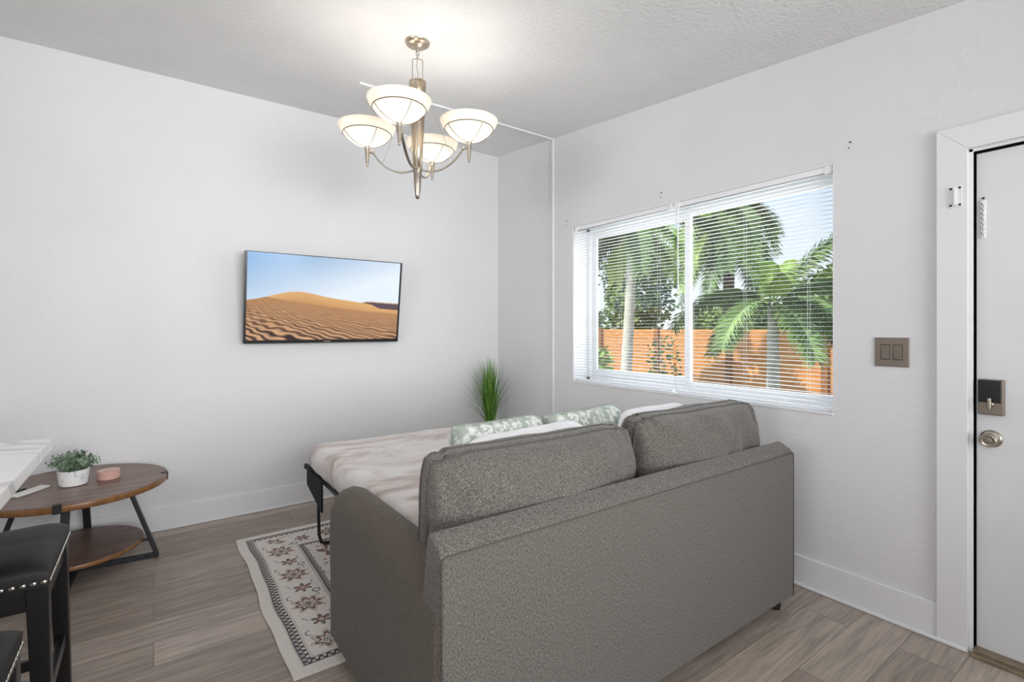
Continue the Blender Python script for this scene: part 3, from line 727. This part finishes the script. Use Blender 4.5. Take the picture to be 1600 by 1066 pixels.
o = pillow('throw_pillow', .48, .32, .22, .0, M['floral'], M['floral_pipe'], seed=4, loc=(1.705, 1.71, .588), rot=(math.radians(-14), math.radians(-2), math.radians(-3)), wr=.008, pinch=.07, pr=.0035, rnd=.06, q=.32, mp=2.6)
tag(o, 'sage and white floral throw pillow on the right, tucked behind the gap between the cushions', 'pillow', 'sage floral throw pillows')

# ------------------------------------------------------------------ rug
def rug():
    X0, X1, Y0, Y1 = .406, 2.50, 1.94, 3.42
    xs = np.concatenate([np.arange(X0, .98, .0026), np.linspace(.98, X1, 90)]); ys = np.arange(Y0, Y1+.001, .0028)
    Xg, Yg = np.meshgrid(xs, ys)
    def c(*a): return np.array(s2l(a))
    cream, dark, rust, grey, tan = c(226, 221, 215), c(52, 52, 62), c(140, 96, 82), c(168, 160, 154), c(196, 168, 146)
    a = Xg-X0; b = np.minimum(Yg-Y0, Y1-Yg); a2 = X1-Xg
    d = np.minimum(np.minimum(a, a2), b)
    along = np.where(d == b, Xg-X0, Yg-Y0)         # coordinate along the border
    col = np.broadcast_to(cream, Xg.shape+(3,)).copy()
    rng = np.random.RandomState(3)
    wob = .003*np.sin(along*90)+.002*np.sin(along*230)
    def put(m, cc): col[m] = cc
    def zig(lo, hi, c1, c2, per):
        m = (d > lo) & (d < hi); ph = (along/per) % 1; tt = (d-lo)/(hi-lo)
        tri = np.abs(ph*2-1)
        put(m & (np.abs(tri-tt) < .34), c1); 
        put(m & (tri-tt > .5), c2)
        put((np.abs(d-lo) < .0022), dark); put((np.abs(d-hi) < .0022), dark)
    zig(.054, .086, dark, grey, .030)
    zig(.292, .318, dark, rust, .022)
    put((np.abs(d-.094) < .0012), grey); put((np.abs(d-.282) < .0014), grey); put(np.abs(d-.046) < .001, grey)
    # medallions in the wide band
    def motif(cx, cd, R, big, s):
        A = (along-cx); Dd = (d-cd)
        rr = np.hypot(A*.95, Dd*1.0)/R; th = np.arctan2(Dd, A)
        lobes = 1+.22*np.cos(8*th+s)
        m = (d > .10) & (d < .278)
        if big:
            put(m & (rr < 1.18*lobes) & (np.sin(A*500+s)*np.sin(Dd*420) > -.25), tan)
            put(m & (rr < .88*lobes), rust)
            put(m & (rr < .88*lobes) & (rr > .76*lobes), dark)
            put(m & (rr < .60*lobes), cream)
            put(m & (rr < .50*lobes) & (np.sin(th*9)*np.sin(rr*26) > 0), dark)
            put(m & (rr < .2), rust)
        else:
            put(m & (rr < 1.05*(1+.4*np.cos(6*th))), rust)
            put(m & (rr < 1.05*(1+.4*np.cos(6*th))) & (rr > .8*(1+.4*np.cos(6*th))), dark)
            put(m & (rr < .32), cream); put(m & (rr < .14), dark)
    per = .33
    for k in range(0, 8):
        motif(.17+k*per, .185, .056, True, k); motif(.17+(k+.5)*per, .195, .030, False, k)
    # vines: hooked lines linking the motifs
    ph = along*2*PI/per
    v1 = .185+.060*np.sin(ph+.6); m = (d > .10) & (d < .275)
    put(m & (np.abs(d-v1) < .0035) & (np.sin(ph*2+1) > -.35), grey)
    v2 = .185-.062*np.sin(ph+.2); put(m & (np.abs(d-v2) < .0022) & (np.sin(ph*3) > .0), dark)
    hk = ((along/per+.28) % 1)*per
    put(m & (np.abs(np.hypot(hk-.04, d-.245)-.016) < .003), dark)
    put(m & (np.abs(np.hypot(hk-.02, d-.128)-.018) < .0022) & (d < .128), dark)
    # field
    f = d > .318; FX_, FY_ = Xg-1.45, Yg-2.68
    put(f & (d < .326), cream)
    for (sx, sy, R, s) in [(.17, .17, .075, 1), (.17, .42, .05, 2)]:
        for (mx_, my_) in ((1, 1), (1, -1), (-1, 1), (-1, -1)):
            ccx = (X0+.33+sx-.05)-1.45 if mx_ > 0 else -((X0+.33+sx-.05)-1.45)
            ccy = (Y0+.36+sy*.55)-2.68 if my_ > 0 else -((Y0+.36+sy*.55)-2.68)
            A = FX_-ccx; D2 = FY_-ccy; rr = np.hypot(A, D2)/R; th = np.arctan2(D2, A); lb = 1+.25*np.cos(6*th+s)
            put(f & (rr < 1.0*lb), rust); put(f & (rr < .78*lb), cream); put(f & (rr < .78*lb) & (rr > .66*lb), dark); put(f & (rr < .42*lb), tan); put(f & (rr < .2), dark)
    fl_ = f & (np.sin(Xg*74+2*np.sin(Yg*31))*np.sin(Yg*66+2*np.sin(Xg*27)) > .78); put(fl_, rust)
    fl_ = f & (np.abs(np.sin(Xg*24+1.6*np.sin(Yg*19))) < .045) & (np.sin(Yg*52) > 0); put(fl_, dark)
    # worn and woven
    fade = .82+.0*Xg; noi = rng.rand(*Xg.shape)
    col = col*.94+cream*.06
    col = col*(.93+.12*noi[..., None])
    # heat curve of the edge
    Z = .010+.0*Xg
    Xp = Xg+np.where(a < .5, (.006*np.sin(Yg*7)+.003*np.sin(Yg*17))*(1-np.clip(a/.5, 0, 1)), 0)
    ny, nx = Xg.shape
    P = np.stack([Xp, Yg, Z], -1).reshape(-1, 3); idx = np.arange(nx*ny).reshape(ny, nx)
    q = np.stack([idx[:-1, :-1], idx[:-1, 1:], idx[1:, 1:], idx[1:, :-1]], -1).reshape(-1, 4).tolist()
    # skirt for thickness
    border = list(idx[0, :])+list(idx[1:, -1])+list(idx[-1, ::-1][1:])+list(idx[::-1, 0][1:-1])
    n0 = nx*ny; Pb = P[border].copy(); Pb[:, 2] = .001; P = np.concatenate([P, Pb]); nb = len(border)
    for i in range(nb): q.append([int(border[i]), n0+i, n0+(i+1) % nb, int(border[(i+1) % nb])])
    me = bpy.data.meshes.new('area_rug'); me.from_pydata(P.tolist(), [], q)
    cc = np.concatenate([col.reshape(-1, 3), np.broadcast_to(c(205, 192, 176), (nb, 3))]); cc = np.concatenate([cc, np.ones((len(cc), 1))], 1)
    ca = me.color_attributes.new('pattern', 'FLOAT_COLOR', 'POINT'); ca.data.foreach_set('color', np.clip(cc, 0, 1).ravel())
    me.materials.append(vcol_mat('woven_rug', .95, bump=.4))
    o = bpy.data.objects.new('area_rug', me); C.objects.link(o)
    tag(o, 'cream area rug with dark zigzag borders and rust flowers under the sofa bed', 'rug')
rug()

# ------------------------------------------------------------------ coffee table
TX, TY, TZ, TR = -.335, 3.495, .470, .400
ct = thing('coffee_table', 'round walnut coffee table with black metal legs and a lower shelf', 'coffee table', (TX, TY, 0))
bm = bmesh.new(); lathe(bm, [(TR-.003, -.034), (TR, -.031), (TR, -.003), (TR-.003, 0)], 96, (0, 0, TZ), cap0=True, cap1=True)
top = obj('tabletop', bm, M['walnut'], ct, smooth=False); top.data.materials.append(M['walnut_edge'])
for p in top.data.polygons:
    if abs(p.normal.z) < .5: p.material_index = 1; p.use_smooth = True
bm = bmesh.new(); lathe(bm, [(.288, -.022), (.29, -.020), (.29, -.002), (.288, 0)], 80, (0, 0, .135))
sh = obj('shelf', bm, M['walnut'], ct); sh.data.materials.append(M['walnut_edge'])
for p in sh.data.polygons:
    if abs(p.normal.z) < .5: p.material_index = 1; p.use_smooth = True
th0 = math.radians(-4)
for k in range(4):
    a = th0+k*PI/2; dx, dy = math.cos(a), math.sin(a)
    bm = bmesh.new(); bar(bm, (dx*.352, dy*.352, .012), (dx*.215, dy*.215, TZ-.036), .034, .020, up=(dx, dy, 0)); obj('leg', bm, M['black_metal'], ct, bevel=.003)
    bm = bmesh.new(); hexa(bm, [])if False else None
    R0, R1 = TR-.030, TR+.003
    for z0, z1, r0, r1 in ((TZ-.002, TZ+.002, R0, R1), (TZ-.038, TZ-.034, R0, R1), (TZ-.038, TZ+.002, TR-.0005, R1)):
        sx, sy = -dy*.017, dx*.017
        hexa(bm, [(dx*r0-sx, dy*r0-sy, z0), (dx*r1-sx, dy*r1-sy, z0), (dx*r1+sx, dy*r1+sy, z0), (dx*r0+sx, dy*r0+sy, z0), (dx*r0-sx, dy*r0-sy, z1), (dx*r1-sx, dy*r1-sy, z1), (dx*r1+sx, dy*r1+sy, z1), (dx*r0+sx, dy*r0+sy, z1)])
    obj('edge_clip', bm, M['black_metal'], ct, bevel=.001)
bm = bmesh.new()
for k in range(2):
    a = th0+k*PI/2; dx, dy = math.cos(a), math.sin(a); z = .0125+.0002*k
    bar(bm, (-dx*.36, -dy*.36, z), (dx*.36, dy*.36, z), .030, .024)
obj('cross_base', bm, M['black_metal'], ct, bevel=.003)
bm = bmesh.new()
for k in range(2):
    a = th0+k*PI/2; dx, dy = math.cos(a), math.sin(a); bar(bm, (-dx*.33, -dy*.33, .1055), (dx*.33, dy*.33, .1055), .022, .012)
obj('shelf_rail', bm, M['black_metal'], ct)
# items on the table
def leafball(stems, seed, H, R, leaf, rnd=True):
    rr = random.Random(seed); bm = bmesh.new()
    for s in range(stems):
        a = rr.uniform(0, 2*PI); out = rr.uniform(.1, 1)**.7*R; hh = H*rr.uniform(.55, 1)*(1.1-.55*out/R)
        p0 = Vector((math.cos(a)*.02, math.sin(a)*.02, 0)); p2 = Vector((math.cos(a)*out, math.sin(a)*out, hh)); p1 = Vector((math.cos(a)*out*.35, math.sin(a)*out*.35, hh*.75))
        n = 9; pts = [(1-t)**2*p0+2*(1-t)*t*p1+t*t*p2 for t in [i/n for i in range(n+1)]]
        tube(bm, pts, .0009, 4)
        for i in range(2, n+1):
            d = (pts[i]-pts[i-1]).normalized(); sd = d.cross(Vector((0, 0, 1))); sd = sd.normalized() if sd.length > .01 else Vector((1, 0, 0)); up = sd.cross(d)
            for q in (0, PI):
                aa = q+i*1.3+rr.uniform(-.3, .3); od = (sd*math.cos(aa)+up*math.sin(aa)+d*.35).normalized(); ls = leaf*rr.uniform(.75, 1.15)*(1.1-.5*i/n)
                wd = od.cross(d).normalized()
                c_ = pts[i]; V = [c_, c_+od*ls*.5+wd*ls*.42, c_+od*ls+wd*.1*ls+up*.1*ls, c_+od*ls*1.05, c_+od*ls*.5-wd*ls*.42]
                bm.faces.new([bm.verts.new(v) for v in V])
    return bm
pp = thing('potted_plant', 'small green artificial plant in a white marbled pot on the coffee table', 'potted plant', (-.342, 3.475, TZ))
bm = bmesh.new(); lathe(bm, [(.052, 0), (.058, .004), (.066, .075), (.066, .082), (.060, .082), (.058, .070)], 36, cap1=True); obj('pot', bm, M['pot_marble'], pp, smooth=False, bevel=.002)
M['leaf_s'] = noise_mat('sage_green_leaf', (70, 98, 66), (150, 172, 146), 34, .55, lo=.3, hi=.7)
f_ = obj('foliage', leafball(60, 5, .135, .115, .024), M['leaf_s'], pp); f_.location = (0, 0, .062)
bx_ = thing('coaster_stack', 'round pale pink banded coaster tin on the coffee table right of the plant', 'tin', (-.200, 3.520, TZ))
bm = bmesh.new(); lathe(bm, [(.050, 0), (.051, .002), (.051, .042), (.049, .044)], 40)
def band_mat():
    m = mat('pink_bands', (214, 170, 158), .5); t = m.node_tree; b = t.nodes['Principled BSDF']
    tc = node(t, 'ShaderNodeTexCoord'); sp = node(t, 'ShaderNodeSeparateXYZ'); t.links.new(tc.outputs['Object'], sp.inputs[0])
    mu = node(t, 'ShaderNodeMath'); mu.operation = 'MULTIPLY'; mu.inputs[1].default_value = 95; t.links.new(sp.outputs['Z'], mu.inputs[0])
    fr = node(t, 'ShaderNodeMath'); fr.operation = 'FRACT'; t.links.new(mu.outputs[0], fr.inputs[0])
    r = node(t, 'ShaderNodeValToRGB'); r.color_ramp.interpolation = 'CONSTANT'; r.color_ramp.elements[0].color = (*s2l((216, 178, 166)), 1); r.color_ramp.elements[1].position = .72; r.color_ramp.elements[1].color = (*s2l((176, 120, 106)), 1)
    t.links.new(fr.outputs[0], r.inputs[0]); t.links.new(r.outputs[0], b.inputs['Base Color']); return m
obj('body', bm, band_mat(), bx_)
bm = bmesh.new()
for i, (a, b) in enumerate(((-.022, -.012), (-.009, .0), (.003, .014), (.017, .024))): bx(bm, a, b, -.026, -.021, .0440, .0446)
obj('lid_print', bm, M['black_metal'], bx_)
def remote(name, label, x, y, rz, w, l, h, m1, m2):
    t = thing(name, label, 'remote control', (x, y, TZ), rz, 'remote controls on the coffee table')
    obj('case', B((-w/2, w/2, -l/2, l/2, 0, h)), m1, t, bevel=.004, bseg=3)
    for i in range(3):
        for j in range(6):
            if (i+j) % 1 == 0:
                bm = bmesh.new(); lathe(bm, [(.0035, h-.0005), (.0035, h+.001)], 10, ((i-1)*w*.26, -l*.36+j*l*.125, 0)); obj('button', bm, m2, t)
remote('remote_control', 'black remote control on the coffee table beside the white one', -.585, 3.425, math.radians(-38), .042, .16, .016, M['black'], mat('navy_button', (48, 44, 92), .5))
remote('remote_control', 'flat white remote control on the coffee table left of the plant pot', -.505, 3.435, math.radians(-36), .052, .17, .012, M['remote'], mat('pale_button', (206, 203, 198), .5))

# ------------------------------------------------------------------ grass plant in the corner
gp = thing('potted_grass', 'tall spiky green artificial grass in a white pot in the room corner', 'potted plant', (2.40, 3.66, 0))
bm = bmesh.new(); lathe(bm, [(.075, 0), (.085, .01), (.088, .30), (.075, .42), (.062, .458), (.054, .458), (.052, .43)], 32); obj('pot', bm, M['vinyl'], gp, smooth=True)
def blades():
    rr = random.Random(12); bm = bmesh.new()
    for i in range(330):
        a = rr.uniform(0, 2*PI); lean = abs(rr.gauss(0, .13)); H = rr.uniform(.34, .64)
        if i < 14: lean = rr.uniform(.25, .42); H = rr.uniform(.28, .42)
        b0 = Vector((math.cos(a)*rr.uniform(0, .035), math.sin(a)*rr.uniform(0, .035), .43)); dr_ = Vector((math.cos(a), math.sin(a), 0))+Vector((rr.uniform(-.4, .4), rr.uniform(-.4, .4), 0))
        w = rr.uniform(.0026, .0046); sd = Vector((-dr_.y, dr_.x, 0)).normalized(); prev = None; n = 8
        if b0.x+lean*dr_.x*2.0 > .2: dr_.x *= .4
        for j in range(n+1):
            t = j/n; p = b0+dr_*lean*(t*.5+t**2.6*.5)+Vector((0, 0, H*(t-.10*(lean/.2)*t**3))); ww = w*(1-t**2*.9)
            c_ = (bm.verts.new(p-sd*ww), bm.verts.new(p+sd*ww))
            if prev: bm.faces.new((prev[0], prev[1], c_[1], c_[0]))
            prev = c_
    for v in bm.verts:
        v.co.x = min(v.co.x, .235); v.co.y = min(v.co.y, .235)
    return bm
obj('grass_blades', blades(), noise_mat('grass_green', (56, 108, 32), (132, 176, 76), 30, .5, (1, 1, .3)), gp)

# ------------------------------------------------------------------ counter and stools
kc_ = thing('kitchen_counter', 'white marble counter with grey veins at the left edge', 'counter', (-.287, 2.35, 0))
obj('countertop', B((-1.30, 0, -2.1, 0, .87, .908)), M['marble'], kc_, bevel=.002)
obj('counter_support', B((-1.28, -.42, -2.05, -.10, 0, .87)), M['trim'], kc_, bevel=.003)
def stool(x, y, label):
    t = thing('counter_stool', label, 'stool', (x, y, 0), 0, 'black counter stools')
    W_, D_ = .41, .41; zs = .575
    # padded seat
    bm = bmesh.new(); N = 22; g = []
    for j in range(N+1):
        row = []
        for i in range(N+1):
            u = math.sin((-1+2*i/N)*PI/2); v = math.sin((-1+2*j/N)*PI/2)
            sup = (max(0, 1-abs(u)**6)*max(0, 1-abs(v)**6))**.5
            z = zs+.035+.032*sup+.012*u*u*sup
            for q in (-.33, 0, .33): z -= .004*math.exp(-((v-q)/.03)**2)*sup
            row.append(bm.verts.new((u*W_/2, v*D_/2, z)))
        g.append(row)
    for j in range(N):
        for i in range(N): bm.faces.new((g[j][i], g[j][i+1], g[j+1][i+1], g[j+1][i]))
    ring = [g[0][i] for i in range(N)]+[g[j][N] for j in range(N)]+[g[N][i] for i in range(N, 0, -1)]+[g[j][0] for j in range(N, 0, -1)]
    lo = [bm.verts.new((v.co.x*.985, v.co.y*.985, zs)) for v in ring]
    for i in range(len(ring)): j = (i+1) % len(ring); bm.faces.new((ring[i], lo[i], lo[j], ring[j]))
    bm.faces.new(lo)
    seat = obj('seat', bm, M['leather'], t, smooth=True)
    seat.modifiers.new('es', 'EDGE_SPLIT').split_angle = math.radians(60)
    nh = bmesh.new(); n = 19
    for k in range(n):
        f = -W_/2+.012+(W_-.024)*k/(n-1)
        for (px, py, ax) in ((f, -D_/2, 'y'), (f, D_/2, 'y'), (-W_/2, f, 'x'), (W_/2, f, 'x')):
            mm = Matrix.Translation((px*1.0, py*1.0, zs+.012)) @ Matrix.Diagonal((.0035, .008, .0065, 1) if ax == 'x' else (.008, .0035, .0065, 1))
            bmesh.ops.create_icosphere(nh, subdivisions=2, radius=1, matrix=mm)
    obj('nailhead_trim', nh, M['chrome'], seat, smooth=True)
    ap = bmesh.new()
    for s in (-1, 1):
        bx(ap, -W_/2+.03, W_/2-.03, s*(D_/2-.022)-.011, s*(D_/2-.022)+.011, zs-.065, zs); bx(ap, s*(W_/2-.022)-.011, s*(W_/2-.022)+.011, -D_/2+.03, D_/2-.03, zs-.065, zs)
    obj('apron', ap, M['stool_wood'], t, bevel=.002)
    for sx in (-1, 1):
        for sy in (-1, 1):
            bm = bmesh.new(); X_, Y_ = sx*(W_/2-.028), sy*(D_/2-.028); e = .018*sx; e2 = .010*sy; w = .024; w2 = .018
            hexa(bm, [(X_+e-w2, Y_+e2-w2, 0), (X_+e+w2, Y_+e2-w2, 0), (X_+e+w2, Y_+e2+w2, 0), (X_+e-w2, Y_+e2+w2, 0), (X_-w, Y_-w, zs), (X_+w, Y_-w, zs), (X_+w, Y_+w, zs), (X_-w, Y_+w, zs)])
            obj('leg', bm, M['stool_wood'], t, bevel=.003)
    for s in (-1, 1):
        bm = bmesh.new(); bx(bm, -W_/2+.03, W_/2-.03, s*(D_/2-.02)-.01, s*(D_/2-.02)+.01, .16, .195); obj('stretcher', bm, M['stool_wood'], t, bevel=.002)
        bm = bmesh.new(); bx(bm, s*(W_/2-.016)-.01, s*(W_/2-.016)+.01, -D_/2+.03, D_/2-.03, .22, .255); obj('stretcher', bm, M['stool_wood'], t, bevel=.002)
    return t
st = stool(-.235-.205, 2.085, 'black leather counter stool with nailhead trim, nearer the coffee table')
dup(st, (-.238-.205, 1.345, 0), 0, 'black leather counter stool nearest the bottom left corner, its seat edge just showing')

# ------------------------------------------------------------------ outdoors
GZ = -.35
struct(obj('ground', B((2.85, 40, -20, 45, GZ-.2, GZ)), noise_mat('garden_ground', (96, 104, 62), (140, 132, 100), 6, .9)), 'garden ground outside')
M['fence'] = noise_mat('orange_stained_boards', (206, 128, 62), (238, 172, 104), 3, .65, (1, 1, 12), lo=.3, hi=.7)
M['fence_post'] = noise_mat('dark_stained_post', (150, 96, 54), (176, 118, 72), 5, .7, (4, 4, .6))
FX0 = 9.0
fe = thing('wooden_fence', 'orange stained horizontal board fence across the garden', 'fence', (FX0, 4, GZ))
bm = bmesh.new(); z = GZ+.05; fy0, fy1 = -1.0, 16.0
rr = random.Random(4)
while z < 1.27:
    z1 = min(z+.135, 1.285); bx(bm, rr.uniform(-.003, .003), .022, fy0-4, fy1-4, z-GZ, z1-GZ-.006); z = z1+.001
obj('fence_boards', bm, M['fence'], fe)
for k in range(10):
    y = 5.33-4+(k-3)*1.69; obj('fence_post', B((-.07, .0, y-.05, y+.05, 0, 1.30-GZ)), M['fence_post'], fe)
M['frond'] = noise_mat('palm_frond_green', (96, 132, 70), (182, 208, 136), 1.6, .75, lo=.3, hi=.7)
M['frond_l'] = noise_mat('bright_palm_green', (140, 178, 74), (214, 232, 140), 1.6, .75, lo=.3, hi=.7)
M['frond_d'] = noise_mat('dark_palm_green', (70, 102, 56), (140, 170, 104), 1.6, .75, lo=.3, hi=.7)
M['bark'] = noise_mat('pale_palm_trunk', (200, 194, 180), (232, 228, 218), 10, .8, (1, 1, 5))
M['bark_d'] = noise_mat('brown_bark', (96, 84, 70), (140, 126, 108), 10, .8, (1, 1, 4))
def frond(az, el, Lf, droop, seed, leaf=.26, n=84, flat=False):
    """arching rachis with leaflets all round"""
    rr = random.Random(seed); bm = bmesh.new(); pts = []
    d = Vector((math.cos(az)*math.cos(el), math.sin(az)*math.cos(el), math.sin(el))); p = Vector((0, 0, 0)); st_ = Lf/18
    for i in range(19):
        pts.append(p.copy()); p = p+d*st_; d = (d+Vector((0, 0, -droop/18))).normalized()
    tube(bm, pts, [.014*(1-i/22) for i in range(19)], 5)
    for i in range(n):
        t = .10+.90*i/n; f = t*18; j = min(int(f), 17); q = pts[j].lerp(pts[j+1], f-j) if j < 18 else pts[18]
        dd = (pts[min(j+1, 18)]-pts[j]).normalized(); sd = dd.cross(Vector((0, 0, 1))).normalized(); up = sd.cross(dd)
        ll = leaf*(.55+.45*math.sin(min(1, t*1.1)*PI*.85+.3))
        for ang in ((0, PI) if flat else (-.5, .35, PI-.35, PI+.5)):
            aa = ang+rr.uniform(-.25, .25); o_ = (sd*math.cos(aa)+up*math.sin(aa)+dd*rr.uniform(.5, .8)).normalized(); L = ll*rr.uniform(.8, 1.1); wv = o_.cross(up+sd*.3).normalized()*L*.050
            tip = q+o_*L+Vector((0, 0, -L*.25)); md = q+o_*L*.5+Vector((0, 0, -.02*L))
            v = [bm.verts.new(x) for x in (q-wv*.4, q+wv*.4, md+wv, tip, md-wv)]; bm.faces.new(v)
    return bm
def palm(name, label, x, y, base, top, r0, r1, fr, mt_, mf, group='palm trees in the garden', lean=(0, 0)):
    t = thing(name, label, 'palm tree', (x, y, base), 0, group)
    H = top-base; n = 14; bm = bmesh.new()
    pts = [(lean[0]*(1-(1-i/n)**1.6), lean[1]*(1-(1-i/n)**1.6), H*i/n) for i in range(n+1)]
    tube(bm, pts, [r0+(r1-r0)*i/n+(.006 if i % 2 else 0) for i in range(n+1)], 14); obj('trunk', bm, mt_, t, smooth=True)
    for k, (az, el, Lf, dr_, ll) in enumerate(fr):
        o = obj('frond', frond(math.radians(az), math.radians(el), Lf, dr_, k*7+3, ll), mf[k % len(mf)], t); o.location = (lean[0], lean[1], H-.03)
    return t
# near foxtail palm in the right pane
palm('palm_tree', 'feathery palm with a pale slender trunk before the fence in the right pane', 6.0, 3.0, GZ, 1.62, .085, .055,
     [(-70, 62, 1.55, 1.25, .26), (-150, 48, 1.3, 1.5, .26), (100, 30, 1.45, 1.7, .26), (-100, 15, 1.2, 1.8, .26), (130, 70, 1.35, .7, .24), (20, 50, 1.3, 1.3, .25), (-30, 35, 1.5, 1.3, .26), (170, 12, 1.1, 1.8, .24), (-125, -5, 1.1, 1.4, .24), (60, 15, 1.3, 1.7, .25), (-60, -8, 1.2, 1.5, .24), (85, 0, 1.15, 1.6, .24)],
     M['bark'], [M['frond'], M['frond_l'], M['frond_d'], M['frond']])
# palm in the left pane, leaning pale trunk
palm('palm_tree', 'palm with a leaning pale trunk seen through the left pane', 6.5, 5.80, GZ, 3.0, .10, .075,
     [(a, e, L*.72, d, .30) for a, e, L, d in [(-90, 20, 2.1, 2.2), (90, 30, 2.0, 1.8), (-130, 10, 1.9, 2.4), (150, 35, 1.9, 1.9), (20, 50, 2.0, 1.3), (-50, 40, 2.2, 1.9), (60, 10, 1.9, 2.3), (-100, 60, 2.0, 1.2), (120, -5, 1.7, 2.0), (-75, -10, 1.8, 2.0)]],
     M['bark'], [M['frond_l'], M['frond'], M['frond_d']], lean=(.1, -.12))
# taller palm in the middle
palm('palm_tree', 'tall dark palm with drooping fronds behind the fence, right of the window mullion', 10.6, 6.3, GZ, 4.0, .13, .11,
     [(a, e, L, d, .36) for a, e, L, d in [(-90, 25, 1.5, 2.4), (90, 20, 1.7, 2.4), (-125, 10, 1.9, 2.6), (-60, 5, 1.6, 2.5), (140, 10, 2.0, 2.5), (40, 15, 1.7, 2.3), (-100, 55, 1.3, 1.8), (175, 30, 1.9, 2.6), (-150, -15, 2.1, 1.8), (-80, -35, 1.8, 1.4), (110, -30, 2.0, 1.4), (165, -40, 2.3, 1.0), (-170, -50, 2.4, .8), (130, -55, 2.4, .7), (-120, -50, 2.3, .9)]],
     M['bark_d'], [M['frond_d'], M['frond'], M['frond_d'], M['frond_l']])
def bush(name, label, x, y, z0, rx, ry, rz, n, leaf, m, seed, cat='tree', trunk=True, group=None):
    t = thing(name, label, cat, (x, y, GZ), 0, group); rr = random.Random(seed); bm = bmesh.new(); cz = z0+rz-GZ
    for i in range(n):
        while True:
            p = Vector((rr.uniform(-1, 1), rr.uniform(-1, 1), rr.uniform(-1, 1)))
            if .45 < p.length < 1: break
        p *= 1+.25*noise.noise(p*2.3+Vector((seed, 0, 0)))
        q = Vector((p.x*rx, p.y*ry, cz+p.z*rz)); a = Vector((rr.uniform(-1, 1), rr.uniform(-1, 1), rr.uniform(-.6, .6))).normalized(); b = a.cross(Vector((rr.uniform(-1, 1), rr.uniform(-1, 1), rr.uniform(-1, 1)))).normalized()
        l = leaf*rr.uniform(.6, 1.2); v = [bm.verts.new(k) for k in (q, q+a*l*.5+b*l*.28, q+a*l, q+a*l*.5-b*l*.28)]; bm.faces.new(v)
    obj('crown', bm, m, t)
    tr = bmesh.new(); tube(tr, [(0, 0, 0), (.05, 0, cz*.5), (0, 0, cz)], [.10*min(1, rx), .08*min(1, rx), .04*min(1, rx)], 8); obj('trunk', tr, M['bark_d'], t, smooth=True)
    return t
M['leafy'] = noise_mat('hedge_green', (96, 124, 62), (176, 200, 116), 1.5, .6, lo=.3, hi=.7)
M['leafy_d'] = noise_mat('shade_tree_green', (80, 106, 54), (148, 174, 98), 1.5, .6, lo=.3, hi=.7)
M['leafy_l'] = noise_mat('lime_green', (120, 160, 60), (190, 214, 120), 2, .5, lo=.3, hi=.7)
bush('garden_tree', 'round green tree beyond the fence at the right edge of the window', 12.5, 4.4, 1.0, 1.5, 1.0, .95, 5200, .16, M['leafy'], 1)
bush('garden_tree', 'green bushy tree beyond the fence behind the tall dark palm', 12.5, 7.2, .5, 1.2, 1.6, .75, 4200, .18, M['leafy'], 2)
bush('garden_tree', 'dark green tree beyond the fence at the left end of the left pane', 13, 14.5, .6, 1.6, 1.7, .9, 3600, .2, M['leafy_d'], 3)
bush('garden_tree', 'broad green tree beyond the fence right of the leaning palm trunk', 12.2, 10.3, .6, 1.1, 1.0, 1.9, 4200, .2, M['leafy_d'], 4)
bush('garden_shrub', 'small shrub with bright lime leaves in front of the fence in the left pane', 8.0, 7.95, .15, .35, .40, .38, 260, .20, M['leafy_l'], 5, 'shrub', False)
bush('garden_shrub', 'thin dark shrub in front of the fence, left of the window mullion', 8.2, 6.25, .1, .3, .35, .55, 260, .10, M['leafy_d'], 6, 'shrub', False)
nh_ = thing('neighbour_house', 'pale yellow low house with a white roof edge beyond the fence', 'house', (17, 6.5, GZ))
obj('wall', B((0, 6, -5.5, 5.5, 0, 2.05)), noise_mat('pale_yellow_stucco', (226, 226, 176), (236, 236, 192), 4, .8), nh_)
obj('roof', B((-.4, 6.4, -6, 6, 2.05, 2.22)), M['trim'], nh_)
w_ = obj('window', B((-.04, 0, -4.6, -3.9, 1.45, 1.9)), M['trim'], nh_); obj('pane', B((-.05, -.04, -4.55, -3.95, 1.5, 1.85)), M['dark'], w_)
